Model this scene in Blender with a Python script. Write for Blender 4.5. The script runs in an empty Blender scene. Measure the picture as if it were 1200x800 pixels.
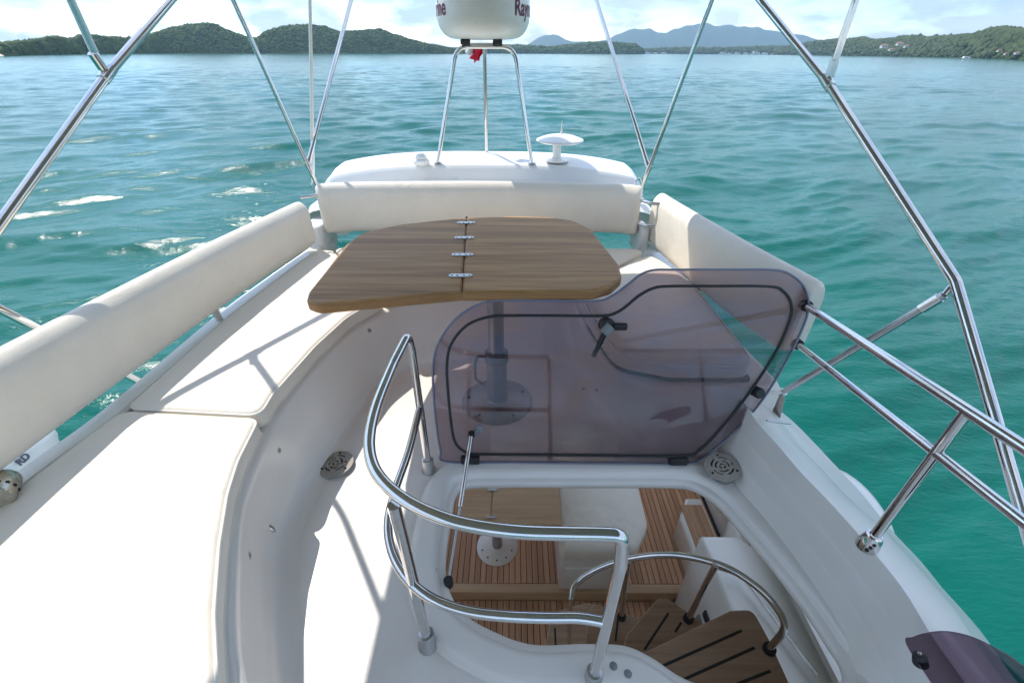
import bpy, bmesh, math, random
import numpy as np
from mathutils import Vector, Matrix, noise
R = math.radians
random.seed(7)
S = bpy.context.scene
C = S.collection

# ------------------------------------------------------------------ camera
F = 520.0; CX, CY = 600.0, 400.0
PITCH = R(33.1); CAMZ = 1.7; ROLL = R(0.30)
SEA = -3.6
cam_d = bpy.data.cameras.new('camera'); cam = bpy.data.objects.new('camera', cam_d); C.objects.link(cam)
cam_d.sensor_width = 36; cam_d.lens = 36*F/1200
cam_d.clip_start = .05; cam_d.clip_end = 30000
cam.location = (0, 0, CAMZ)
cam.rotation_euler = (Matrix.Rotation(R(90)-PITCH, 3, 'X') @ Matrix.Rotation(ROLL, 3, 'Z')).to_euler()
S.camera = cam
S.render.resolution_x = 1024; S.render.resolution_y = 682
# ------------------------------------------------------------------ world, sun, exposure
SUNV = Vector((-.55, .55, 1.0)).normalized()          # towards the sun: port quarter, high
ELEV = math.asin(SUNV.z); AZ = math.atan2(SUNV.x, SUNV.y)
W = bpy.data.worlds.new('World'); S.world = W; W.use_nodes = True
nt = W.node_tree; nt.nodes.clear()
def wn(t, **k):
    n = nt.nodes.new(t)
    for a, b in k.items(): setattr(n, a, b)
    return n
sky = wn('ShaderNodeTexSky', sky_type='NISHITA', sun_disc=False, sun_elevation=ELEV, sun_rotation=AZ,
         air_density=1.0, dust_density=0.0, ozone_density=4.0)
tc = wn('ShaderNodeTexCoord')
mp = wn('ShaderNodeMapping'); mp.inputs['Scale'].default_value = (1, 1, 3.0); mp.inputs['Location'].default_value = (.37, .12, .3)
nz = wn('ShaderNodeTexNoise'); nz.inputs['Scale'].default_value = 6.5; nz.inputs['Detail'].default_value = 9; nz.inputs['Roughness'].default_value = .6
rp = wn('ShaderNodeValToRGB'); rp.color_ramp.elements[0].position = .44; rp.color_ramp.elements[1].position = .56
nz2 = wn('ShaderNodeTexNoise'); nz2.inputs['Scale'].default_value = 9; nz2.inputs['Detail'].default_value = 6
rp2 = wn('ShaderNodeValToRGB')
rp2.color_ramp.elements[0].position = .38; rp2.color_ramp.elements[0].color = (2.3, 2.5, 2.8, 1)
rp2.color_ramp.elements[1].position = .62; rp2.color_ramp.elements[1].color = (3.75, 3.72, 3.7, 1)
mx = wn('ShaderNodeMix', data_type='RGBA')
mfac = wn('ShaderNodeMath', operation='MULTIPLY'); mfac.inputs[1].default_value = .92
bg = wn('ShaderNodeBackground'); bg.inputs['Strength'].default_value = .148
wo = wn('ShaderNodeOutputWorld')
L = nt.links.new
L(tc.outputs['Generated'], mp.inputs['Vector']); L(mp.outputs[0], nz.inputs['Vector']); L(mp.outputs[0], nz2.inputs['Vector'])
L(nz.outputs['Fac'], rp.inputs[0]); L(nz2.outputs['Fac'], rp2.inputs[0]); L(rp.outputs[0], mfac.inputs[0])
L(mfac.outputs[0], mx.inputs['Factor']); L(sky.outputs[0], mx.inputs['A']); L(rp2.outputs[0], mx.inputs['B'])
L(mx.outputs['Result'], bg.inputs[0]); L(bg.outputs[0], wo.inputs[0])
sd = bpy.data.lights.new('sun', 'SUN'); sd.energy = 2.0; sd.angle = R(.5); sd.color = (1, .95, .87)
so = bpy.data.objects.new('sun', sd); C.objects.link(so)
so.rotation_euler = SUNV.to_track_quat('Z', 'Y').to_euler()
S.view_settings.view_transform = 'Standard'; S.view_settings.look = 'None'
S.view_settings.exposure = 1.40; S.view_settings.gamma = 1

# ------------------------------------------------------------------ measuring helpers (a pixel of the 1200x800 survey grid -> a point on a real surface)
_c, _s = math.cos(PITCH), math.sin(PITCH)
def ray(px, py):
    dx, dy = (px-CX)/F, (CY-py)/F
    return Vector((dx, _c+dy*_s, -_s+dy*_c))
def P(px, py, z=0.0):
    r = ray(px, py); t = (z-CAMZ)/r.z
    return Vector((r.x*t, r.y*t, z))
def PY(px, py, Y):
    r = ray(px, py); t = Y/r.y
    return Vector((r.x*t, Y, CAMZ+r.z*t))
def PX(px, py, X):
    r = ray(px, py); t = X/r.x
    return Vector((X, r.y*t, CAMZ+r.z*t))
def PP(px, py, o, n):
    r = ray(px, py); c = Vector((0, 0, CAMZ)); t = (Vector(o)-c).dot(Vector(n))/r.dot(Vector(n))
    return c+r*t

# ------------------------------------------------------------------ materials
MATS = {}
def mat(name, col, rough=.5, metal=0, bump=0, bscale=40, var=0, vscale=6, coat=0, spec=.5, bstretch=(1, 1, 1), coords='Object', extra=None):
    m = bpy.data.materials.new(name); m.use_nodes = True; n = m.node_tree; b = n.nodes['Principled BSDF']
    b.inputs['Base Color'].default_value = (*col, 1); b.inputs['Roughness'].default_value = rough
    b.inputs['Metallic'].default_value = metal; b.inputs['Coat Weight'].default_value = coat
    b.inputs['Coat Roughness'].default_value = .08; b.inputs['Specular IOR Level'].default_value = spec
    t = n.nodes.new('ShaderNodeTexCoord'); mpn = n.nodes.new('ShaderNodeMapping'); mpn.inputs['Scale'].default_value = bstretch
    n.links.new(t.outputs[coords], mpn.inputs[0])
    if var:
        x = n.nodes.new('ShaderNodeTexNoise'); x.inputs['Scale'].default_value = vscale; x.inputs['Detail'].default_value = 6; x.inputs['Roughness'].default_value = .65
        r = n.nodes.new('ShaderNodeValToRGB')
        r.color_ramp.elements[0].position = .32; r.color_ramp.elements[1].position = .7
        r.color_ramp.elements[0].color = (*[c*(1-var) for c in col], 1); r.color_ramp.elements[1].color = (*[min(1, c*(1+var*.5)) for c in col], 1)
        n.links.new(mpn.outputs[0], x.inputs[0]); n.links.new(x.outputs['Fac'], r.inputs[0]); n.links.new(r.outputs[0], b.inputs['Base Color'])
        rr = n.nodes.new('ShaderNodeMapRange'); rr.inputs['To Min'].default_value = rough*.8; rr.inputs['To Max'].default_value = min(1, rough*1.3)
        n.links.new(x.outputs['Fac'], rr.inputs['Value']); n.links.new(rr.outputs[0], b.inputs['Roughness'])
    if bump:
        x = n.nodes.new('ShaderNodeTexNoise'); x.inputs['Scale'].default_value = bscale; x.inputs['Detail'].default_value = 4
        bu = n.nodes.new('ShaderNodeBump'); bu.inputs['Strength'].default_value = 1; bu.inputs['Distance'].default_value = bump
        n.links.new(mpn.outputs[0], x.inputs[0]); n.links.new(x.outputs['Fac'], bu.inputs['Height']); n.links.new(bu.outputs[0], b.inputs['Normal'])
    MATS[name] = m
    return m
M_gel = mat('white_gelcoat', (.83, .785, .725), .3, bump=.0012, bscale=9, var=.035, vscale=2.2, coat=.35)
M_gel2 = mat('cream_gelcoat', (.82, .765, .67), .35, bump=.001, bscale=8, var=.04, vscale=2, coat=.2)
M_roof = mat('white_arch_paint', (.82, .82, .81), .35, var=.02)
M_vinyl = mat('cream_vinyl', (.83, .76, .655), .46, bump=.0012, bscale=260, var=.05, vscale=5)
def creases(m, sc, dist):
    n = m.node_tree; b = n.nodes['Principled BSDF']; old = b.inputs['Normal'].links[0].from_node
    t = n.nodes.new('ShaderNodeTexCoord'); x = n.nodes.new('ShaderNodeTexNoise'); x.inputs['Scale'].default_value = sc; x.inputs['Detail'].default_value = 3; x.inputs['Distortion'].default_value = 1.4
    bu = n.nodes.new('ShaderNodeBump'); bu.inputs['Distance'].default_value = dist; bu.inputs['Strength'].default_value = .6
    n.links.new(t.outputs['Object'], x.inputs[0]); n.links.new(x.outputs['Fac'], bu.inputs['Height']); n.links.new(bu.outputs[0], old.inputs['Normal'])
creases(M_vinyl, 3.5, .012)
M_pipe = mat('cream_piping', (.84, .79, .70), .5)
M_steel = mat('polished_steel', (.72, .70, .68), .06, metal=1, var=.06, vscale=30)
M_steel2 = mat('brushed_steel', (.52, .52, .52), .3, metal=1, var=.1, vscale=60)
M_alu = mat('anodised_aluminium', (.40, .39, .40), .38, metal=.85, var=.12, vscale=50)
M_brass = mat('salt_worn_steel', (.55, .50, .40), .25, metal=.9, var=.2, vscale=50)
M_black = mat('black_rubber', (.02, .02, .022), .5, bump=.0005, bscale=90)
M_plast = mat('grey_plastic', (.24, .25, .25), .45, var=.1, vscale=40)
M_drain = mat('cast_grey_plastic', (.38, .345, .30), .5, var=.15, vscale=60)
M_dark = mat('dark_cavity', (.03, .028, .025), .8)
M_dome = mat('white_radome', (.88, .86, .81), .28, coat=.3, var=.02)
M_letter = mat('maroon_lettering', (.14, .01, .04), .4)
M_navy = mat('navy_lettering', (.05, .07, .12), .4)
M_canvas = mat('canopy_canvas', (.40, .385, .36), .85, bump=.002, bscale=300, var=.1)
def make_cloth():
    m = M_canvas; n = m.node_tree; b = n.nodes['Principled BSDF']; o = [x for x in n.nodes if x.type == 'OUTPUT_MATERIAL'][0]
    t = n.nodes.new('ShaderNodeBsdfTranslucent'); t.inputs[0].default_value = (.5, .46, .4, 1); mxs = n.nodes.new('ShaderNodeMixShader'); mxs.inputs[0].default_value = .18
    n.links.new(b.outputs[0], mxs.inputs[1]); n.links.new(t.outputs[0], mxs.inputs[2]); n.links.new(mxs.outputs[0], o.inputs[0])
make_cloth()
M_canister = mat('raft_canister', (.55, .62, .68), .35, var=.06)
M_red = mat('red_flag_cloth', (.62, .01, .04), .7, var=.1, vscale=20)
M_white = mat('white_flag_cloth', (.75, .75, .78), .7)
M_chalk = mat('white_boat_paint', (.8, .8, .8), .5)
M_sand = mat('pale_sand', (.62, .54, .42), .9, var=.15, vscale=.05)
M_wallf = mat('resort_wall', (.7, .68, .62), .8, var=.1)
M_rooff = mat('resort_roof', (.35, .16, .10), .8, var=.2)

def teak(name, ca, cb, scale=1.0, axis=0, rough=.5, rnd=.25):
    m = bpy.data.materials.new(name); m.use_nodes = True; n = m.node_tree; b = n.nodes['Principled BSDF']
    t = n.nodes.new('ShaderNodeTexCoord'); mp_ = n.nodes.new('ShaderNodeMapping')
    sc = [38*scale]*3; sc[axis] = 1.6*scale
    mp_.inputs['Scale'].default_value = sc
    oi = n.nodes.new('ShaderNodeObjectInfo'); ad = n.nodes.new('ShaderNodeVectorMath'); ad.operation = 'ADD'
    mu = n.nodes.new('ShaderNodeVectorMath'); mu.operation = 'SCALE'; mu.inputs['Scale'].default_value = 9
    cx = n.nodes.new('ShaderNodeCombineXYZ'); n.links.new(oi.outputs['Random'], cx.inputs[0]); n.links.new(oi.outputs['Random'], cx.inputs[1]); n.links.new(oi.outputs['Random'], cx.inputs[2])
    n.links.new(cx.outputs[0], mu.inputs[0]); n.links.new(t.outputs['Object'], ad.inputs[0]); n.links.new(mu.outputs[0], ad.inputs[1])
    n.links.new(ad.outputs[0], mp_.inputs[0])
    x = n.nodes.new('ShaderNodeTexNoise'); x.inputs['Scale'].default_value = 1; x.inputs['Detail'].default_value = 8; x.inputs['Roughness'].default_value = .65; x.inputs['Distortion'].default_value = .6
    x2 = n.nodes.new('ShaderNodeTexNoise'); x2.inputs['Scale'].default_value = .22; x2.inputs['Detail'].default_value = 3
    n.links.new(mp_.outputs[0], x.inputs[0]); n.links.new(mp_.outputs[0], x2.inputs[0])
    am = n.nodes.new('ShaderNodeMath'); am.operation = 'ADD'
    s1 = n.nodes.new('ShaderNodeMath'); s1.operation = 'MULTIPLY'; s1.inputs[1].default_value = .6
    s2 = n.nodes.new('ShaderNodeMath'); s2.operation = 'MULTIPLY'; s2.inputs[1].default_value = .4
    n.links.new(x.outputs['Fac'], s1.inputs[0]); n.links.new(x2.outputs['Fac'], s2.inputs[0]); n.links.new(s1.outputs[0], am.inputs[0]); n.links.new(s2.outputs[0], am.inputs[1])
    r = n.nodes.new('ShaderNodeValToRGB'); r.color_ramp.elements[0].position = .36; r.color_ramp.elements[1].position = .64
    r.color_ramp.elements[0].color = (*ca, 1); r.color_ramp.elements[1].color = (*cb, 1)
    n.links.new(am.outputs[0], r.inputs[0])
    hs = n.nodes.new('ShaderNodeHueSaturation'); mr = n.nodes.new('ShaderNodeMapRange'); mr.inputs['To Min'].default_value = 1-rnd; mr.inputs['To Max'].default_value = 1+rnd
    n.links.new(oi.outputs['Random'], mr.inputs['Value']); n.links.new(mr.outputs[0], hs.inputs['Value']); n.links.new(r.outputs[0], hs.inputs['Color'])
    n.links.new(hs.outputs[0], b.inputs['Base Color']); b.inputs['Roughness'].default_value = rough; b.inputs['Specular IOR Level'].default_value = .22
    bu = n.nodes.new('ShaderNodeBump'); bu.inputs['Distance'].default_value = .0012; bu.inputs['Strength'].default_value = .7
    n.links.new(x.outputs['Fac'], bu.inputs['Height']); n.links.new(bu.outputs[0], b.inputs['Normal'])
    return m
M_table = teak('varnished_teak', (.24, .115, .038), (.58, .33, .14), .8, 0, .5, .04)
M_table2 = teak('pale_teak', (.50, .31, .18), (.66, .45, .28), .8, 0, .5, .05)
M_plank = teak('deck_teak', (.47, .255, .145), (.70, .41, .245), .9, 1, .6, .16)
M_edge = teak('oiled_teak_edge', (.27, .135, .055), (.42, .23, .10), .8, 0, .4, .03)
M_tread = teak('weathered_teak', (.36, .22, .145), (.54, .36, .245), .9, 0, .6, .06)

def glass(name, tint, edge):
    m = bpy.data.materials.new(name); m.use_nodes = True; n = m.node_tree; n.nodes.clear()
    o = n.nodes.new('ShaderNodeOutputMaterial'); tr = n.nodes.new('ShaderNodeBsdfTransparent'); tr.inputs[0].default_value = (*tint, 1)
    g = n.nodes.new('ShaderNodeBsdfGlossy'); g.inputs['Roughness'].default_value = .02
    d = n.nodes.new('ShaderNodeBsdfDiffuse'); d.inputs[0].default_value = (*edge, 1)
    fr = n.nodes.new('ShaderNodeFresnel'); fr.inputs['IOR'].default_value = 1.45
    m1 = n.nodes.new('ShaderNodeMixShader'); m1.inputs[0].default_value = .02
    m2 = n.nodes.new('ShaderNodeMixShader')
    tcx = n.nodes.new('ShaderNodeTexCoord'); mpx = n.nodes.new('ShaderNodeMapping'); mpx.inputs['Scale'].default_value = (3, 3, 14); mpx.inputs['Rotation'].default_value = (0, .5, .3)
    sx = n.nodes.new('ShaderNodeTexNoise'); sx.inputs['Scale'].default_value = 2.5; sx.inputs['Detail'].default_value = 9; sx.inputs['Roughness'].default_value = .7
    rx_ = n.nodes.new('ShaderNodeValToRGB'); rx_.color_ramp.elements[0].position = .48; rx_.color_ramp.elements[1].position = .72; rx_.color_ramp.elements[0].color = (.012, .012, .012, 1); rx_.color_ramp.elements[1].color = (.04, .04, .04, 1)
    n.links.new(tcx.outputs['Object'], mpx.inputs[0]); n.links.new(mpx.outputs[0], sx.inputs[0]); n.links.new(sx.outputs['Fac'], rx_.inputs[0]); n.links.new(rx_.outputs[0], m1.inputs[0])
    n.links.new(tr.outputs[0], m1.inputs[1]); n.links.new(d.outputs[0], m1.inputs[2])
    n.links.new(fr.outputs[0], m2.inputs[0]); n.links.new(m1.outputs[0], m2.inputs[1]); n.links.new(g.outputs[0], m2.inputs[2]); n.links.new(m2.outputs[0], o.inputs[0])
    return m
M_tint = glass('smoked_acrylic', (.74, .675, .695), (.36, .31, .35))
M_tint2 = glass('dark_smoked_acrylic', (.50, .42, .48), (.22, .17, .22))

# ------------------------------------------------------------------ object helpers
def tag(o, label=None, cat=None, group=None, kind=None):
    if label: o['label'] = label
    if cat: o['category'] = cat
    if group: o['group'] = group
    if kind: o['kind'] = kind
    return o
def empty(name, loc=(0, 0, 0)):
    o = bpy.data.objects.new(name, None); C.objects.link(o); o.location = loc; o.empty_display_size = .1
    return o
def link(name, me, m, parent=None):
    o = bpy.data.objects.new(name, me); C.objects.link(o)
    if m and not me.materials: me.materials.append(m)
    if parent:
        o.parent = parent
        o.matrix_parent_inverse = Matrix.Translation(-wloc(parent))
    return o
def wloc(o):
    v = Vector((0, 0, 0))
    while o:
        v += o.location
        if o.parent: v += o.matrix_parent_inverse.translation
        o = o.parent
    return v
def fin(name, bm, m, parent=None, smooth=True, flat_big=False):
    bmesh.ops.recalc_face_normals(bm, faces=bm.faces)
    me = bpy.data.meshes.new(name); bm.to_mesh(me); bm.free()
    if smooth:
        me.polygons.foreach_set('use_smooth', [True]*len(me.polygons)); me.set_sharp_from_angle(angle=R(40))
    return link(name, me, m, parent)

def catmull(pts, n=8, closed=False):
    pts = [Vector(p) for p in pts]; N = len(pts); out = []
    rng = N if closed else N-1
    for i in range(rng):
        if closed: p0, p1, p2, p3 = pts[(i-1) % N], pts[i], pts[(i+1) % N], pts[(i+2) % N]
        else: p0, p1, p2, p3 = pts[max(i-1, 0)], pts[i], pts[i+1], pts[min(i+2, N-1)]
        for k in range(n):
            t = k/n
            out.append(.5*((2*p1)+(p2-p0)*t+(2*p0-5*p1+4*p2-p3)*t*t+(3*p1-p0-3*p2+p3)*t**3))
    if not closed: out.append(pts[-1].copy())
    return out
def fillet(pts, rad, n=7, closed=False):
    pts = [Vector(p) for p in pts]; N = len(pts); out = []
    for i, p in enumerate(pts):
        if not closed and i in (0, N-1): out.append(p); continue
        r = rad[i] if isinstance(rad, (list, tuple)) else rad
        a, b = pts[i-1], pts[(i+1) % N]; u = (a-p); v = (b-p); la, lb = u.length, v.length; u.normalize(); v.normalize()
        ang = u.angle(v, math.pi)
        if r <= 0 or ang > R(177): out.append(p); continue
        d = min(r/math.tan(ang/2), la*.48, lb*.48)
        s, e = p+u*d, p+v*d
        for k in range(n+1):
            t = k/n; out.append(s*(1-t)**2+p*2*t*(1-t)+e*t*t)
    return out
def add_tube(bm, path, r, seg=14, closed=False, caps=True, rend=None):
    path = [Vector(p) for p in path]; N = len(path)
    q = [path[0]]
    for p in path[1:]:
        if (p-q[-1]).length > 1e-5: q.append(p)
    path = q; N = len(path)
    T = []
    for i in range(N):
        a = path[(i-1) % N] if closed else path[max(i-1, 0)]; b = path[(i+1) % N] if closed else path[min(i+1, N-1)]
        T.append((b-a).normalized())
    nrm = T[0].orthogonal().normalized(); rings = []
    for i in range(N):
        if i:
            ax = T[i-1].cross(T[i])
            if ax.length > 1e-7: nrm = Matrix.Rotation(T[i-1].angle(T[i]), 3, ax) @ nrm
        nrm = (nrm-T[i]*nrm.dot(T[i])).normalized(); bn = T[i].cross(nrm)
        rr = r if rend is None else r+(rend-r)*i/(N-1)
        rings.append([bm.verts.new(path[i]+(nrm*math.cos(2*math.pi*k/seg)+bn*math.sin(2*math.pi*k/seg))*rr) for k in range(seg)])
    for i in range(N if closed else N-1):
        A, B = rings[i], rings[(i+1) % N]
        off = 0
        if closed and i == N-1:
            off = min(range(seg), key=lambda o: (A[0].co-B[o].co).length)
        for k in range(seg): bm.faces.new((A[k], A[(k+1) % seg], B[(k+1+off) % seg], B[(k+off) % seg]))
    if caps and not closed:
        bm.faces.new(rings[0][::-1]); bm.faces.new(rings[-1])
def tube(name, path, r, m, parent=None, seg=14, closed=False, rend=None):
    bm = bmesh.new(); add_tube(bm, path, r, seg, closed, rend=rend); return fin(name, bm, m, parent)
def line(a, b, n=2):
    a, b = Vector(a), Vector(b); return [a.lerp(b, i/(n-1)) for i in range(n)]
def add_lathe(bm, prof, c, seg=28, axis=Vector((0, 0, 1))):
    axis = Vector(axis).normalized(); u = axis.orthogonal().normalized(); v = axis.cross(u); c = Vector(c); rings = []
    for r, z in prof:
        if r < 1e-6: rings.append([bm.verts.new(c+axis*z)])
        else: rings.append([bm.verts.new(c+axis*z+(u*math.cos(2*math.pi*k/seg)+v*math.sin(2*math.pi*k/seg))*r) for k in range(seg)])
    for A, B in zip(rings, rings[1:]):
        for k in range(seg):
            if len(A) == 1 and len(B) == 1: continue
            if len(A) == 1: bm.faces.new((A[0], B[k], B[(k+1) % seg]))
            elif len(B) == 1: bm.faces.new((A[k], A[(k+1) % seg], B[0]))
            else: bm.faces.new((A[k], A[(k+1) % seg], B[(k+1) % seg], B[k]))
def lathe(name, prof, c, m, parent=None, seg=28, axis=(0, 0, 1)):
    bm = bmesh.new(); add_lathe(bm, prof, c, seg, axis); return fin(name, bm, m, parent)
def add_box(bm, lo, hi, bev=0):
    lo, hi = Vector(lo), Vector(hi)
    r = bmesh.ops.create_cube(bm, size=1, matrix=Matrix.Translation((lo+hi)/2) @ Matrix.Diagonal((*(hi-lo), 1)))
    if bev:
        es = list({e for v in r['verts'] for e in v.link_edges})
        bmesh.ops.bevel(bm, geom=es, offset=bev, segments=3, affect='EDGES', profile=.5)
def box(name, lo, hi, m, parent=None, bev=0):
    bm = bmesh.new(); add_box(bm, lo, hi, bev); return fin(name, bm, m, parent)
def area(loop): return .5*sum(a.x*b.y-b.x*a.y for a, b in zip(loop, loop[1:]+loop[:1]))
def dedupe(loop, eps=1e-4):
    out = []
    for p in loop:
        p = Vector((p.x, p.y))
        if not out or (p-out[-1]).length > eps: out.append(p)
    if (out[0]-out[-1]).length < eps: out.pop()
    return out
def offset(loop, d):          # + is inward for a counter-clockwise loop
    N = len(loop); out = []
    for i, p in enumerate(loop):
        a, b = loop[i-1], loop[(i+1) % N]; e1 = (p-a).normalized(); e2 = (b-p).normalized()
        n1, n2 = Vector((-e1.y, e1.x)), Vector((-e2.y, e2.x)); n = (n1+n2)
        n.normalize(); k = max(.5, n.dot(n1)); out.append(p+n*(d/k))
    return out
def plate_rings(bm, loop, spec, cap0=True, cap1=True):   # spec: list of (inset, z)
    rings = []
    for d, z in spec:
        l = offset(loop, d) if d else loop
        rings.append([bm.verts.new((p.x, p.y, z)) for p in l])
    N = len(loop)
    for A, B in zip(rings, rings[1:]):
        for k in range(N): bm.faces.new((A[k], A[(k+1) % N], B[(k+1) % N], B[k]))
    if cap0: bm.faces.new(rings[0][::-1])
    if cap1: bm.faces.new(rings[-1])
def plate(name, pts, z0, z1, r, m, parent=None, crown=0, seg=5, rbot=None):
    loop = dedupe(pts)
    if area(loop) < 0: loop.reverse()
    rb = r*.5 if rbot is None else rbot
    spec = [(rb+.004, z0), (rb, z0)]+[(rb*(1-math.sin(k/3*math.pi/2)), z0+rb*(1-math.cos(k/3*math.pi/2))) for k in range(1, 4)]
    spec += [(r*(1-math.cos(k/seg*math.pi/2)), z1-r+r*math.sin(k/seg*math.pi/2)) for k in range(0, seg+1)]
    if crown: spec += [(r+.03, z1+crown*.45), (r+.08, z1+crown*.8), (r+.13, z1+crown), (r+.135, z1+crown)]
    else: spec += [(r+.003, z1)]
    bm = bmesh.new(); plate_rings(bm, loop, spec)
    return fin(name, bm, m, parent)
from mathutils.geometry import delaunay_2d_cdt
def domed_plate(name, pts, z0, z1, r, m, parent=None, crown=.01, rbot=.02, seg=6, step=.045):
    loop = dedupe(pts)
    if area(loop) < 0: loop.reverse()
    dense = []
    for a, b in zip(loop, loop[1:]+loop[:1]):
        n = max(1, int((b-a).length/.03)); dense += [a.lerp(b, k/n) for k in range(n)]
    loop = dense
    spec = [(rbot, z0)]+[(rbot*(1-math.sin(k/3*math.pi/2)), z0+rbot*(1-math.cos(k/3*math.pi/2))) for k in range(1, 4)]
    spec += [(r*(1-math.cos(k/seg*math.pi/2)), z1-r+r*math.sin(k/seg*math.pi/2)) for k in range(0, seg+1)]
    bm = bmesh.new(); rings = []
    for d, z in spec:
        l = offset(loop, d) if d else loop
        rings.append([bm.verts.new((p.x, p.y, z)) for p in l])
    N = len(loop)
    for A, B in zip(rings, rings[1:]):
        for k in range(N): bm.faces.new((A[k], A[(k+1) % N], B[(k+1) % N], B[k]))
    bm.faces.new(rings[0][::-1])
    inner = [Vector((v.co.x, v.co.y)) for v in rings[-1]]
    def dist(p):
        best = 9
        for a, b in zip(inner, inner[1:]+inner[:1]):
            ab = b-a; t = max(0, min(1, (p-a).dot(ab)/max(ab.length_squared, 1e-9))); best = min(best, (p-a-ab*t).length)
        return best
    x0, x1 = min(p.x for p in inner), max(p.x for p in inner); y0, y1 = min(p.y for p in inner), max(p.y for p in inner)
    def inside(p):
        c = False
        for a, b in zip(inner, inner[1:]+inner[:1]):
            if (a.y > p.y) != (b.y > p.y) and p.x < (b.x-a.x)*(p.y-a.y)/(b.y-a.y)+a.x: c = not c
        return c
    pp = list(inner); j = 0; hs = [0]*N
    yy = y0
    while yy < y1:
        xx = x0+(step/2 if j % 2 else 0)
        while xx < x1:
            p = Vector((xx, yy))
            if inside(p):
                d = dist(p)
                if d > step*.45: pp.append(p); hs.append(crown*(1-math.exp(-d/.07))+.0022*noise.noise(Vector((xx*5, yy*5, z1+x0)))*min(1, d/.08))
            xx += step
        yy += step*.87; j += 1
    vs, es, fs, ov, oe, of = delaunay_2d_cdt(pp, [(k, (k+1) % N) for k in range(N)], [], 2, 1e-6)
    V = []
    for k, v in enumerate(vs):
        o = ov[k][0] if ov[k] else None
        if o is not None and o < N: V.append(rings[-1][o])
        else: V.append(bm.verts.new((v.x, v.y, z1+(hs[o] if o is not None else 0))))
    for f in fs:
        c = sum((vs[i] for i in f), Vector((0, 0)))/len(f)
        if inside(c):
            try: bm.faces.new([V[i] for i in f])
            except ValueError: pass
    return fin(name, bm, m, parent)
def loft(name, rows, m, parent=None, closed_u=False, closed_v=False):
    bm = bmesh.new(); V = [[bm.verts.new(p) for p in r] for r in rows]
    nu, nv = len(V), len(V[0])
    for i in range(nu if closed_u else nu-1):
        for j in range(nv if closed_v else nv-1):
            bm.faces.new((V[i][j], V[i][(j+1) % nv], V[(i+1) % nu][(j+1) % nv], V[(i+1) % nu][j]))
    return fin(name, bm, m, parent)
def xy(pts, z): return [Vector((p[0], p[1], z)) for p in pts]

# ================================================================== THE SEA AND THE LAND
def wave_height(X, Y):
    rs = np.random.RandomState(3); H = np.zeros_like(X); rad = np.hypot(X, Y)
    wx = X+.8*np.sin(Y*.21+1)+.5*np.sin(X*.37+Y*.11); wy = Y+.9*np.sin(X*.17)+.6*np.sin(X*.31-Y*.23+2)
    for i in range(72):
        lam = .42*(9/.42)**(i/71.)
        ang = R(90+12)+rs.normal()*R(24); k = 2*math.pi/lam
        ph = rs.rand()*6.28; a = .0058*lam**.84*(.6+.8*rs.rand())
        fade = np.clip(lam/(rad*.019+1e-6)-.6, 0, 1)
        s = np.sin(k*(wx*math.cos(ang)+wy*math.sin(ang))+ph)
        gust = .75+.5*np.sin(wx*.05*(1+rs.rand())+wy*.07+rs.rand()*6)
        H += a*fade*gust*(1-1.6*np.abs(s)**1.0*0.5+0*s if False else s-.25*np.cos(2*(k*(wx*math.cos(ang)+wy*math.sin(ang))+ph)))
    return H
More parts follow.
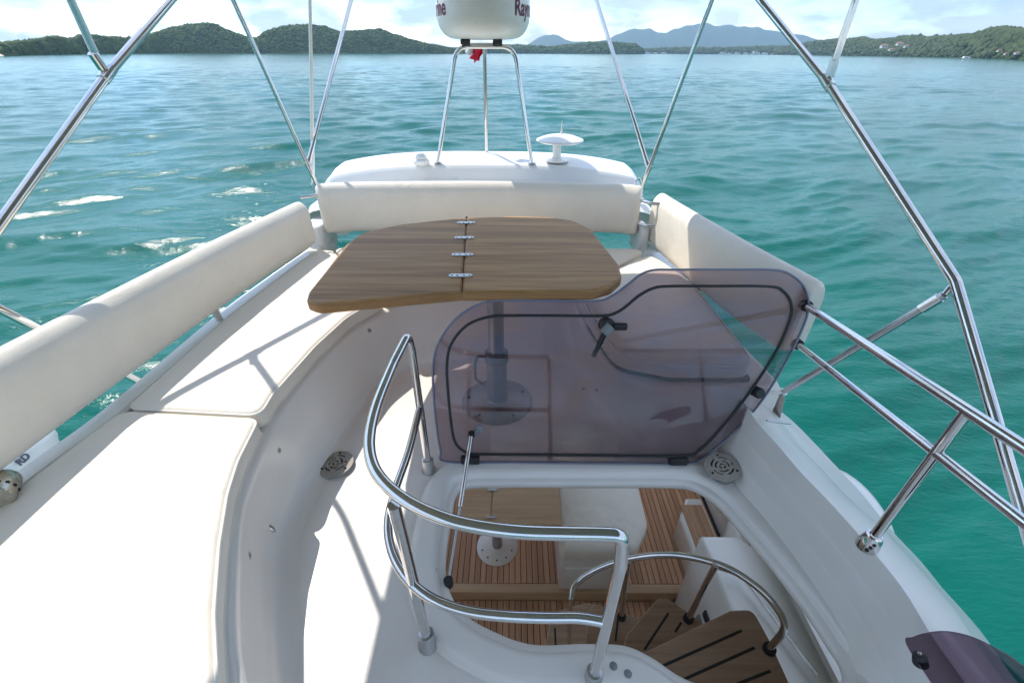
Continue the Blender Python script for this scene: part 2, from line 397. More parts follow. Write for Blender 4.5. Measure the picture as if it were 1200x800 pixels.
def build_sea():
    r = [1.2]
    while r[-1] < 9800: r.append(r[-1]+(max(.075, r[-1]*.0075) if r[-1] < 230 else r[-1]*.014))
    th = list(np.linspace(-R(60), R(60), 860)); th += list(np.linspace(R(60), 2*math.pi-R(60), 60))[1:-1]
    r = np.array(r); th = np.array(th); RR, TT = np.meshgrid(r, th, indexing='ij')
    X = RR*np.sin(TT); Y = RR*np.cos(TT); Z = SEA+wave_height(X, Y)
    nr, nt_ = RR.shape
    co = np.stack([X, Y, Z], -1).reshape(-1, 3); co = np.vstack([co, [[0, 0, SEA]]])
    i, j = np.meshgrid(np.arange(nr-1), np.arange(nt_), indexing='ij'); j2 = (j+1) % nt_
    q = np.stack([i*nt_+j, i*nt_+j2, (i+1)*nt_+j2, (i+1)*nt_+j], -1).reshape(-1, 4)
    jj = np.arange(nt_); cen = np.stack([np.full(nt_, nr*nt_), (jj+1) % nt_, jj], -1)
    me = bpy.data.meshes.new('sea'); me.vertices.add(len(co)); me.vertices.foreach_set('co', co.ravel())
    nl = q.size+cen.size; me.loops.add(nl); me.loops.foreach_set('vertex_index', np.concatenate([q.ravel(), cen.ravel()]))
    me.polygons.add(len(q)+len(cen))
    me.polygons.foreach_set('loop_start', np.concatenate([np.arange(len(q))*4, q.size+np.arange(len(cen))*3]))
    me.polygons.foreach_set('loop_total', np.concatenate([np.full(len(q), 4), np.full(len(cen), 3)]))
    me.update(calc_edges=True); me.validate(); me.polygons.foreach_set('use_smooth', [True]*len(me.polygons))
    m = bpy.data.materials.new('sea_water'); m.use_nodes = True; n = m.node_tree; b = n.nodes['Principled BSDF']
    tcn = n.nodes.new('ShaderNodeTexCoord')
    big = n.nodes.new('ShaderNodeTexNoise'); big.inputs['Scale'].default_value = .03; big.inputs['Detail'].default_value = 5
    rr = n.nodes.new('ShaderNodeValToRGB'); rr.color_ramp.elements[0].position = .35; rr.color_ramp.elements[1].position = .68
    rr.color_ramp.elements[0].color = (.0, .090, .068, 1); rr.color_ramp.elements[1].color = (.0, .118, .090, 1)
    n.links.new(tcn.outputs['Object'], big.inputs[0]); n.links.new(big.outputs['Fac'], rr.inputs[0]); n.links.new(rr.outputs[0], b.inputs['Base Color'])
    b.inputs['Roughness'].default_value = .13; b.inputs['IOR'].default_value = 1.333
    hsum = None
    for sc, st, amp, rot in ((3.4, (1, 2.8, 1), .028, -.15), (8, (1, 2.4, 1), .012, .25), (22, (1, 1.6, 1), .0025, .1)):
        mpp = n.nodes.new('ShaderNodeMapping'); mpp.inputs['Scale'].default_value = st; mpp.inputs['Rotation'].default_value = (0, 0, rot)
        x = n.nodes.new('ShaderNodeTexNoise'); x.inputs['Scale'].default_value = sc; x.inputs['Detail'].default_value = 5; x.inputs['Distortion'].default_value = .4
        n.links.new(tcn.outputs['Object'], mpp.inputs[0]); n.links.new(mpp.outputs[0], x.inputs[0])
        mm = n.nodes.new('ShaderNodeMath'); mm.operation = 'MULTIPLY'; mm.inputs[1].default_value = amp; n.links.new(x.outputs['Fac'], mm.inputs[0])
        if hsum is None: hsum = mm
        else:
            a = n.nodes.new('ShaderNodeMath'); a.operation = 'ADD'; n.links.new(hsum.outputs[0], a.inputs[0]); n.links.new(mm.outputs[0], a.inputs[1]); hsum = a
    bu = n.nodes.new('ShaderNodeBump'); bu.inputs['Distance'].default_value = 1; bu.inputs['Strength'].default_value = .75; b.inputs['Specular IOR Level'].default_value = .29
    n.links.new(hsum.outputs[0], bu.inputs['Height']); n.links.new(bu.outputs[0], b.inputs['Normal'])
    o = link('sea', me, m); tag(o, kind='structure')
build_sea()

def forest_mat(name, a, b_):
    m = bpy.data.materials.new(name); m.use_nodes = True; n = m.node_tree; b = n.nodes['Principled BSDF']; b.inputs['Roughness'].default_value = .9; b.inputs['Specular IOR Level'].default_value = .15
    t = n.nodes.new('ShaderNodeTexCoord'); x = n.nodes.new('ShaderNodeTexNoise'); x.inputs['Scale'].default_value = .045; x.inputs['Detail'].default_value = 8; x.inputs['Roughness'].default_value = .75
    r = n.nodes.new('ShaderNodeValToRGB'); r.color_ramp.elements[0].position = .36; r.color_ramp.elements[1].position = .66
    r.color_ramp.elements[0].color = (*a, 1); r.color_ramp.elements[1].color = (*b_, 1)
    n.links.new(t.outputs['Object'], x.inputs[0]); n.links.new(x.outputs['Fac'], r.inputs[0]); n.links.new(r.outputs[0], b.inputs['Base Color'])
    return m
M_for = forest_mat('jungle_canopy', (.022, .042, .012), (.085, .125, .035))
M_for2 = forest_mat('far_woodland', (.03, .05, .02), (.09, .115, .05))
ICO = bmesh.new(); bmesh.ops.create_icosphere(ICO, subdivisions=1, radius=1)
ICOV = np.array([v.co[:] for v in ICO.verts]); ICOF = np.array([[v.index for v in f.verts] for f in ICO.faces]); ICO.free()
def interp(tab, x):
    return float(np.interp(x, [t[0] for t in tab], [t[1] for t in tab]))
def hill(name, x0, x1, dist, ridge, depth, forest=None, seed=1, nclump=0, cr=(4, 8), amp=.06, m=None):
    # ridge: (survey px, px height of the ridge above the shore); dist: (px, metres)
    nu = 240; nv = 14; rows = []; rs = random.Random(seed)
    for i in range(nu+1):
        px = x0+(x1-x0)*i/nu; D = interp(dist, px)
        base = ray(px, 63); base.z = 0; base = base/base.y*D
        hpx = interp(ridge, px); top = PY(px, 63-hpx, D); H = max(.5, top.z-PY(px, 63, D).z)*D/D
        H *= .88 if name == 'island' else 1; H *= 1+amp*noise.noise(Vector((px*.09, seed*3.1, 0)))
        d = base.normalized(); row = []; dm = min(1.3, max(.3, H/60))
        for j in range(nv+1):
            v = j/nv; s = math.sin(min(1, v*1.25)*math.pi/2)**1.1 if v < .8 else 1-(v-.8)*1.5
            jit = noise.noise(Vector((px*.05, v*4, seed)))*.06*s if 0 < v < .78 else 0
            row.append(base+d*(v*depth*dm)+Vector((0, 0, SEA-1.5+(H+1.5)*(s+jit)*(1+v*depth*dm/base.length))))
        rows.append(row)
    o = loft(name, rows, m or M_for); tag(o, kind='structure')
    if nclump:
        cs = []; rad = []
        for k in range(nclump):
            i = rs.randrange(nu); j = min(nv-1, int((rs.random()**.8)*nv*.86)); a, b = rs.random(), rs.random()
            p = rows[i][j].lerp(rows[i+1][j], a).lerp(rows[i][j+1].lerp(rows[i+1][j+1], a), b)
            cs.append(p); sc = p.y/1000.; rad.append(rs.uniform(*cr)*(.45+.55*min(1, (p.z-SEA)/10+.2)))
        cs = np.array(cs); rad = np.array(rad); g = np.random.RandomState(seed)
        V = ICOV[None]*(rad[:, None, None]*np.array([1, 1, .85]))*(1+.28*g.randn(len(rad), len(ICOV), 1)*.6)+cs[:, None]
        Fc = ICOF[None]+np.arange(len(rad))[:, None, None]*len(ICOV)
        me = bpy.data.meshes.new(forest); V = V.reshape(-1, 3); Fc = Fc.reshape(-1, 3)
        me.vertices.add(len(V)); me.vertices.foreach_set('co', V.ravel()); me.loops.add(Fc.size); me.loops.foreach_set('vertex_index', Fc.ravel())
        me.polygons.add(len(Fc)); me.polygons.foreach_set('loop_start', np.arange(len(Fc))*3); me.polygons.foreach_set('loop_total', np.full(len(Fc), 3)); me.update(calc_edges=True)
        f = link(forest, me, m or M_for); tag(f, kind='stuff')
    return rows
IS = [(-140, 400), (0, 480), (200, 1000), (545, 1500)]
# far blue mountains
hill('far_mountain', 590, 1010, [(590, 7500), (1010, 7500)], [(590, 6), (600, 10), (615, 9), (632, 18), (645, 23), (655, 18), (668, 13), (690, 13), (710, 16), (738, 30), (760, 26), (775, 24), (795, 31), (815, 34), (835, 32), (850, 34), (870, 31), (890, 28), (915, 24), (940, 19), (970, 10), (1010, 6)], 900, seed=5, amp=.1, m=M_for2)
hill('far_ridge', 470, 640, [(470, 8200), (640, 8200)], [(470, 8), (490, 10), (505, 10), (525, 6), (550, 5), (600, 8), (640, 6)], 900, seed=6, m=M_for2)
# islands to port
hill('island', -140, 545, IS, [(-140, 8), (-40, 10), (0, 13), (30, 15), (70, 21), (90, 18), (100, 23), (120, 22), (150, 19), (168, 20), (185, 25), (205, 32), (225, 37), (245, 39), (262, 36), (280, 26), (296, 20), (303, 20), (320, 30), (345, 37), (368, 38), (385, 34), (400, 29), (418, 29), (432, 32), (447, 32), (462, 25), (480, 19), (500, 12), (520, 8), (545, 3)],
     150, 'island_forest', seed=2, nclump=12000, cr=(2.0, 4.6))
# low headland behind the radome and to its right
hill('low_headland', 530, 752, [(530, 2100), (752, 2100)], [(530, 3), (560, 7), (600, 8), (640, 6), (668, 9), (690, 12), (720, 12), (742, 10), (748, 6), (752, 1)], 160, 'headland_forest', seed=3, nclump=2600, cr=(5, 11))
hill('low_shore', 750, 960, [(750, 2700), (960, 2400)], [(750, 4), (800, 6), (850, 6), (900, 8), (940, 9), (960, 10)], 200, 'shore_forest', seed=8, nclump=1800, cr=(6, 13), m=M_for2)
# wooded hill to starboard
hill('wooded_hill', 905, 1420, [(905, 2300), (1000, 1500), (1200, 620), (1420, 450)], [(905, 5), (930, 11), (950, 15), (975, 17), (1000, 19), (1020, 17), (1040, 19), (1060, 22), (1080, 20), (1110, 23), (1130, 26), (1152, 33), (1175, 31), (1200, 29), (1240, 20), (1320, 14), (1420, 10)],
     180, 'hillside_forest', seed=4, nclump=7000, cr=(3.5, 9), m=M_for2)
# beaches
def beach(px0, px1, dist, w=1.0):
    pts = []
    for i in range(15):
        px = px0+(px1-px0)*i/14; D = interp(dist, px); b = ray(px, 63); b.z = 0; b = b/b.y*(D-2); pts.append(b)
    k = math.sin
    rows = [[p+p.normalized()*(-4*abs(math.sin(math.pi*i/14))*w)+Vector((0, 0, SEA-.6)), p+Vector((0, 0, SEA+.9*w*math.sin(math.pi*i/14)**.5 if 0 < i < 14 else SEA)), p+p.normalized()*14+Vector((0, 0, SEA+2.6*w))] for i, p in enumerate(pts)]
    o = loft('beach', rows, M_sand); tag(o, kind='structure')
IS = [(-140, 400), (0, 480), (200, 1150), (545, 1500)]
beach(-30, 62, IS, 1); beach(243, 282, IS, 1.1); beach(150, 200, IS, .6)
# resort houses, moored boats
def house(px, h, w, d, D, lab, grp):
    b = ray(px, 63); b.z = 0; b = b/b.y*D; b.z = h
    t = empty('house', b); tag(t, lab, 'house', grp)
    box('wall', b+Vector((-w/2, -d/2, 0)), b+Vector((w/2, d/2, w*.4)), M_wallf, t)
    bm = bmesh.new(); z = b.z+w*.4; e = w*.57; f = d*.57
    vs = [bm.verts.new(v) for v in (b.xy.to_3d()+Vector((-e, -f, z)), b.xy.to_3d()+Vector((e, -f, z)), b.xy.to_3d()+Vector((e, f, z)), b.xy.to_3d()+Vector((-e, f, z)), b.xy.to_3d()+Vector((-e*.6, 0, z+w*.22)), b.xy.to_3d()+Vector((e*.6, 0, z+w*.22)))]
    for q in ((0, 1, 5, 4), (2, 3, 4, 5), (1, 2, 5), (3, 0, 4), (3, 2, 1, 0)): bm.faces.new([vs[i] for i in q])
    fin('roof', bm, M_rooff, t, smooth=False)
    for k in (-1, 0, 1):
        box('window', b+Vector((k*w*.3-w*.07, -d/2-.15, w*.12)), b+Vector((k*w*.3+w*.07, -d/2+.1, w*.28)), M_dark, t)
gh = 'white houses scattered on the wooded hill'
for px, up, D, w, lb in ((1030, 9, 1360, 20, 'leftmost pale house of the cluster halfway up the wooded hill'), (1047, 12, 1290, 17, 'highest pale house of the cluster halfway up the wooded hill'), (1056, 10, 1250, 13, 'rightmost pale house of the cluster on the wooded hill'), (1040, 6, 1320, 14, 'pale house lowest in the middle of the hillside cluster'), (1166, 8, 735, 6.5, 'small pale house left of its neighbours near the right edge'), (1176, 5, 700, 6, 'small pale house lowest of those near the right edge'), (1188, 6, 655, 6.5, 'small pale house nearest the right edge of the view')):
    w *= .7; house(px, SEA+up*D/740., w, w*.6, D-D*.04-up*2, lb, gh)
def moored(px, D, Lm, lab, grp='white boats moored along the far shore'):
    b = ray(px, 63); b.z = 0; b = b/b.y*D; b.z = SEA
    t = empty('moored_boat', b); tag(t, lab, 'boat', grp)
    rows = []
    for i in range(9):
        u = i/8; x = -Lm/2+Lm*u; hw = Lm*.16*math.sqrt(max(0, 1-max(0, (u-.45)/.55)**2))+.02; top = Lm*.11*(1+.5*u)
        rows.append([b+Vector((x, -hw, top)), b+Vector((x*.96, -hw*.6, -.4)), b+Vector((x*.96, hw*.6, -.4)), b+Vector((x, hw, top))])
    loft('hull', rows, M_chalk, t, closed_v=True)
    box('cabin', b+Vector((-Lm*.25, -Lm*.1, Lm*.09)), b+Vector((Lm*.18, Lm*.1, Lm*.24)), M_chalk, t, bev=Lm*.02)
    box('window', b+Vector((-Lm*.2, -Lm*.104, Lm*.15)), b+Vector((Lm*.12, Lm*.104, Lm*.2)), M_dark, t)
for px, D, Lm, lb in ((845, 2380, 34, 'leftmost white boat of the long row under the blue mountains'), (853, 2390, 26, 'second white boat from the left in the row under the mountains'), (862, 2400, 30, 'third white boat from the left in the row under the mountains'), (872, 2400, 26, 'white boat just left of the biggest one under the mountains'), (883, 2410, 44, 'biggest white boat of the row under the blue mountains'), (894, 2400, 30, 'white boat just right of the biggest one under the mountains'), (905, 2380, 24, 'rightmost white boat of the row under the blue mountains'), (757, 2600, 30, 'white boat close by the tip of the low headland'), (766, 2600, 24, 'middle of three white boats right of the low headland'), (776, 2600, 30, 'rightmost of three white boats right of the low headland')):
    moored(px, D, Lm, lb)
moored(1131, 640, 13, 'white boat lying alone off the starboard wooded hill', None)
# ------------------------------------------------------------------ sea haze
hb = box('haze', (-10500, -10500, SEA-1.6), (10500, 10500, 900), None)
hm = bpy.data.materials.new('sea_haze'); hm.use_nodes = True; hn = hm.node_tree; hn.nodes.clear()
ho = hn.nodes.new('ShaderNodeOutputMaterial'); hv = hn.nodes.new('ShaderNodeVolumePrincipled')
hv.inputs['Color'].default_value = (.48, .74, 1, 1); hv.inputs['Density'].default_value = .00010; hv.inputs['Anisotropy'].default_value = .2
hn.links.new(hv.outputs[0], ho.inputs['Volume']); hb.data.materials.append(hm); hb.hide_viewport = False; tag(hb, kind='stuff')

# ================================================================== THE YACHT
Y = empty('motor_yacht', (-.17, 1.5, SEA)); tag(Y, 'white motor yacht with cream flybridge deck, side seats and teak cockpit below', 'yacht')

# hatch opening
OPEN_PX = [(552, 572), (600, 570.5), (690, 570), (780, 570), (812, 573), (840, 590), (868, 621), (905, 664), (945, 716), (970, 754), (986, 780), (984, 800), (950, 806), (880, 800), (833, 797), (800, 785), (768, 764), (735, 750), (690, 748), (625, 749), (578, 741), (547, 722), (529, 695), (524, 660), (530, 610), (537, 580)]
open_w = [P(x, y, .02 if y > 744 and x < 960 else -.03) for x, y in OPEN_PX]
op = dedupe(catmull(open_w, 6, True))
if area(op) < 0: op.reverse()
# the coaming: raised rim, gutter, inner lip, throat
spec = [(-.15, .0), (-.146, .003), (-.140, .012), (-.132, .024), (-.122, .030), (-.105, .031), (-.06, .031), (-.046, .028), (-.037, .018), (-.033, .006), (-.029, .0), (-.016, -.002), (-.006, -.005), (-.001, -.012), (.0, -.03), (-.006, -.045), (-.08, -.10), (-.10, -.128)]
bm = bmesh.new(); plate_rings(bm, op, spec, False, False); fin('hatch_coaming', bm, M_gel, Y)
# flybridge floor with the hole
def holed(name, outer, hole, z, m, parent):
    bm = bmesh.new(); es = []
    for lp in (outer, hole):
        vs = [bm.verts.new((p.x, p.y, z)) for p in lp]
        es += [bm.edges.new((vs[i], vs[(i+1) % len(vs)])) for i in range(len(vs))]
    bmesh.ops.triangle_fill(bm, use_beauty=True, use_dissolve=False, edges=es)
    for f in bm.faces:
        f.normal_update()
    bmesh.ops.recalc_face_normals(bm, faces=bm.faces)
    me = bpy.data.meshes.new(name); bm.to_mesh(me); bm.free(); return link(name, me, m, parent)
rect = [Vector(p) for p in ((-1.35, -1.2), (1.42, -1.2), (1.42, 2.75), (-1.35, 2.75))]
holed('deck_floor', rect, offset(op, -.148), 0.0, M_gel, Y)
rect2 = [Vector(p) for p in ((-1.75, -1.6), (1.5, -1.6), (1.5, 4.35), (-1.75, 4.35))]
holed('cockpit_ceiling', rect2, offset(op, -.102), -.13, M_gel2, Y)

# --- U-shaped seat base: floor line (Fl), top edge (Tp), matched point by point
Tp = [(-.20, -.6), (-.42, -.1), (-.55, .2), (-.667, .44), (-.767, .594), (-.865, .79), (-.945, .975), (-.985, 1.12), (-1.02, 1.34), (-1.025, 1.5), (-.985, 1.877), (-.90, 2.20), (-.74, 2.42), (-.50, 2.53), (-.1, 2.56), (.2, 2.555), (.335, 2.53), (.385, 2.43), (.42, 2.2), (.47, 1.95), (.53, 1.80), (.64, 1.70), (.80, 1.67), (1.16, 1.67)]
Fl = [(-.18, -.6), (-.38, -.1), (-.52, .2), (-.64, .44), (-.745, .60), (-.855, .807), (-.93, .975), (-.965, 1.12), (-.96, 1.34), (-.93, 1.5), (-.885, 1.82), (-.82, 2.08), (-.66, 2.26), (-.44, 2.33), (-.08, 2.345), (.2, 2.345), (.36, 2.33), (.44, 2.25), (.49, 2.08), (.53, 1.88), (.58, 1.74), (.68, 1.62), (.82, 1.59), (1.16, 1.59)]
T_ = catmull(xy(Tp, .35), 6); F_ = catmull(xy(Fl, 0), 6)
rows = []
for t, f in zip(T_, F_):
    d = (t-f); h = Vector((d.x, d.y, 0)); n = h.normalized() if h.length > .02 else Vector((0, 0, 0))
    # outward horizontal (from the well towards the seat)
    row = []
    i = T_.index(t); tan = (T_[min(i+1, len(T_)-1)]-T_[max(i-1, 0)]).normalized(); nn = Vector((-tan.y, tan.x, 0))
    if i > len(T_): nn = -nn
    for a, z in ((-.085, .001), (-.05, .004), (-.02, .018), (.0, .045), (.012, .08)): row.append(f+nn*a+Vector((0, 0, z)))
    for k in (.3, .5, .7, .88):
        p = (f+nn*.012).lerp(t, (k-.1)/.9); row.append(Vector((p.x, p.y, .08+(k-.2)*.32)))
    for a, z in ((0, .325), (.006, .342), (.02, .352), (.05, .354), (.12, .354), (.75, .354)):
        row.append(Vector((t.x, t.y, 0))+nn*(min(a, .14) if a < .2 else .14)+Vector((0, 0, z)))
    rows.append(row)
seat_base = loft('seat_base', rows, M_gel, Y)
# seat platform tops and outer faces
def prism(name, pts, z0, z1, m, parent, bev=.012): return plate(name, [Vector((p[0], p[1], 0)) for p in pts], z0, z1, bev, m, parent)
prism('port_seat_platform', [(-1.73, -.6), (-.3, -.6), (-.66, .2), (-.86, .6), (-1.03, .9), (-1.13, 1.34), (-1.13, 1.6), (-1.09, 1.95), (-1.0, 2.3), (-.8, 2.53), (-.5, 2.65), (.3, 2.66), (.42, 2.56), (.5, 2.3), (.58, 1.95), (.66, 1.84), (.8, 1.79), (1.0, 1.75), (1.24, 1.75), (1.22, 3.42), (-1.50, 3.42), (-1.60, 2.4), (-1.65, 1.5), (-1.72, .9)], .15, .350, M_gel, Y, .02)
prism('starboard_seat_end', [(1.06, 1.68), (1.31, 1.68), (1.32, 1.74), (1.27, 2.2), (1.25, 3.2), (1.12, 3.3), (1.06, 2)], -.1, .352, M_gel, Y, .03)
# hull flanks outboard of the seats
def flank(xs_top, name, sgn):
    rows = []
    for yy, xt in xs_top:
        rows.append([Vector((xt-sgn*.12, yy, .33)), Vector((xt-sgn*.02, yy, .325)), Vector((xt, yy, .29)), Vector((xt+sgn*.03, yy, .1)), Vector((xt+sgn*.05, yy, -.3)), Vector((xt-sgn*.02, yy, -.55)), Vector((xt-sgn*.1, yy, -.6))])
    return loft(name, rows, M_gel, Y)
rim = [(-1.5, -1.72), (0, -1.715), (.94, -1.708), (1.4, -1.64), (2.16, -1.615), (2.7, -1.56), (3.2, -1.49), (3.5, -1.46)]
rr_ = catmull([Vector((b, a, 0)) for a, b in rim], 6)
loft('port_rim', [[p+Vector(q) for q in ((.01, 0, .30), (.004, 0, .415), (-.01, 0, .428), (-.085, 0, .428), (-.10, 0, .415), (-.11, 0, .30), (-.10, 0, -.1), (-.16, 0, -.5))] for p in rr_], M_gel, Y)
# --- starboard bulwark mouldings (stations along Y)
g3 = [P(x, y, .30) for x, y in ((880, 492), (900, 505), (1018, 648), (1068, 748))]
st = [-1.4, -.6, -.1, .3, .5, .62, .75, .9, 1.05, 1.2, 1.35, 1.48, 1.58, 1.68, 1.76, 1.82]
OUT = [(-2, 1.75), (1.15, 1.75), (1.35, 1.66), (1.5, 1.57), (1.6, 1.51), (1.7, 1.44), (1.76, 1.37), (1.82, 1.27)]
def ox(a, yy):
    o = interp([(p, q) for p, q in OUT], yy); return 1.2+(a-1.2)*(o-1.2)/.55 if a > 1.22 else a
def oz(z, yy): return z+(.26-z)*.75*min(1, max(0, (yy-1.2)/.6)) if z > -.2 else z
def xs(tab, yy): tab = sorted(tab); return float(np.interp(yy, [t[0] for t in tab], [t[1] for t in tab]))
c0 = sorted([(P(x, y, 0.002).y, P(x, y, 0.002).x) for x, y in ((862, 575), (900, 618), (940, 672), (985, 741), (1012, 800))])
c1 = sorted([(P(x, y, .13).y, P(x, y, .13).x) for x, y in ((850, 530), (868, 548), (900, 589), (950, 655), (1007, 741), (1046, 800))])
c2 = sorted([(P(x, y, .24).y, P(x, y, .24).x) for x, y in ((862, 500), (872, 509), (903, 546), (930, 583), (993, 690), (1046, 780))])
c3 = sorted([(p.y, p.x) for p in g3])
rows = []
for yy in st:
    x0, x1, x2, x3 = xs(c0, yy), xs(c1, yy), xs(c2, yy), xs(c3, yy)
    x1 = max(x1, x0+.02); x2 = max(x2, x1+.03); x3 = max(x3, x2+.03)
    if yy > 1.4: k = (yy-1.4)/.26; x0 -= .0*k
    def lin(k): return x0+(x3-x0)*k
    rows.append([Vector((ox(a, yy), yy, oz(z, yy) if a > x3+.01 else z)) for a, z in ((x0-.03, -.003), (x0, .004), (lin(.03), .016), (lin(.34), .108), (lin(.365), .110), (lin(.38), .112), (lin(.40), .124), (lin(.66), .202), (lin(.685), .204), (lin(.70), .207), (lin(.72), .217), (lin(.94), .289), (x3, .300), (x3+.03, .292),
                 (x3+.13, .235), (x3+.20, .205), (x3+.215, .19), (x3+.30, .12), (x3+.40, .03), (1.70, -.06), (1.74, -.12), (1.75, -.25), (1.72, -.6), (1.6, -.65))])
# smooth station interpolation
rows2 = []
for j in range(len(rows[0])): rows2.append(catmull([r[j] for r in rows], 4))
rows = [[rows2[j][i] for j in range(len(rows2))] for i in range(len(rows2[0]))]
loft('bulwark', rows, M_gel, Y)
flank([(1.66, 1.33), (2.0, 1.31), (2.8, 1.29), (3.4, 1.22), (3.9, 1.16)], 'starboard_flank', 1)
# small step strip on the wing
tube('wing_step', line(P(899, 491, .305), P(927, 494.5, .275)), .006, M_steel2, Y)

# --- radar arch / aft coachroof
def arch_h(x, y):
    u = (x+.26)/1.47; s = 1-abs(u)**3.2 if abs(u) < 1 else 0
    base = .80+.0*y
    def sm(a, b, v): t = min(1, max(0, (v-a)/(b-a))); return t*t*(3-2*t)
    h = .70+.08*sm(3.42, 3.6, y)+.13*sm(3.86, 3.94, y)*min(1, s*3)+.035*sm(3.94, 4.2, y)
    h -= .5*sm(4.32, 4.55, y)
    h -= (.14*abs(u)**3+.65*max(0, abs(u)-.93)*6*.9)
    return max(h, .1)
rows = []
for i in range(71):
    x = -.26-1.60+3.2*i/70; rows.append([Vector((x, 3.505+1.1*j/60, arch_h(x, 3.505+1.1*j/60))) for j in range(61)])
loft('arch_roof', rows, M_roof, Y)
for x0, x1, sx in ((-1.62, -1.47, -1), (.985, 1.055, 1)):
    box('corner_pillar', (x0, 3.30, .33), (x1, 3.62, .58), M_roof, Y, bev=.03)
for z in (.77, .60):
    tube('backrest_bracket', fillet([(.93, 3.42, z), (1.02, 3.30, z), (1.10, 3.27, z)], .03), .012, M_steel, Y)
tube('backrest_bracket', fillet([(-1.42, 3.42, .80), (-1.5, 3.33, .80), (-1.56, 3.3, .80)], .03), .012, M_steel, Y)
tube('backrest_bracket', line((-1.64, 2.16, .36), (-1.66, 2.16, .50)), .018, M_steel, Y)
tube('backrest_bracket', line((1.20, 2.62, .36), (1.24, 2.62, .50)), .018, M_black, Y)

# --- hull below (topsides to the water)
rows = []
for i in range(25):
    yy = -5+9.6*i/24; bw = 2.0 if yy < 3 else 2.0-.1*(yy-3)
    rows.append([Vector((sx*x, yy, z)) for sx, x, z in ((-1, bw-.25, -1.15), (-1, bw-.02, -1.12), (-1, bw, -1.2), (-1, bw-.05, -2.2), (-1, bw-.25, -3.2), (-1, bw-.6, -3.9), (1, bw-.6, -3.9), (1, bw-.25, -3.2), (1, bw-.05, -2.2), (1, bw, -1.2), (1, bw-.02, -1.12), (1, bw-.25, -1.15))])
loft('hull', rows, M_gel, Y)
# rounded gunwale swelling seen beyond the starboard wing
b0 = P(1020, 590, -.95)
bm = bmesh.new(); bmesh.ops.create_uvsphere(bm, u_segments=28, v_segments=16, radius=1, matrix=Matrix.Translation((P(1000, 600, -.5))) @ Matrix.Rotation(R(-6), 4, 'Z') @ Matrix.Diagonal((.15, .32, .14, 1)))
fin('boarding_fairing', bm, M_gel, Y)

# --- screws and pads on the seat base
def screw(p, n, r=.008, name='screw', m=M_steel2, parent=Y):
    n = Vector(n).normalized(); bm = bmesh.new()
    add_lathe(bm, [(0, .004), (r*.55, .0038), (r, .001), (r, -.004)], p, 10, n); return fin(name, bm, m, parent)
bpy.context.view_layer.update()
def on_wall(px, py):
    mi = seat_base.matrix_world.inverted(); o = mi @ Vector((0, 0, CAMZ)); d = (mi.to_3x3() @ ray(px, py)).normalized()
    ok, p, n, _ = seat_base.ray_cast(o, d)
    if not ok: return P(px, py, .2), Vector((1, 0, 0))
    if n.dot(d) > 0: n = -n
    return seat_base.matrix_world @ p, n
for x, y in ((328, 529), (294, 652), (433, 388), (684, 455), (700, 456)):
    p, n = on_wall(x, y); screw(p, n, .010, m=M_plast)
    u2 = n.orthogonal().normalized(); lathe('screw_washer', [(0, .002), (.014, .001), (.015, -.001)], p, M_steel2, Y, 16, n)
pp, pn = on_wall(319, 620)
bm = bmesh.new(); bmesh.ops.create_uvsphere(bm, u_segments=20, v_segments=10, radius=1, matrix=Matrix.Translation(pp) @ pn.to_track_quat('X', 'Z').to_matrix().to_4x4() @ Matrix.Diagonal((.007, .011, .030, 1))); cl_ = fin('courtesy_light', bm, M_steel, Y)
bm = bmesh.new(); bmesh.ops.create_uvsphere(bm, u_segments=16, v_segments=8, radius=1, matrix=Matrix.Translation(pp+pn*.003) @ pn.to_track_quat('X', 'Z').to_matrix().to_4x4() @ Matrix.Diagonal((.006, .006, .022, 1))); fin('light_lens', bm, M_plast, cl_)
for x, y in ((511, 667), (509, 684)): screw(P(x, y, .015), (1, 0, 1), .009)
for x, y in ((721, 779), (738, 788)): screw(P(x, y, .032), (0, .1, 1), .013, m=M_plast)

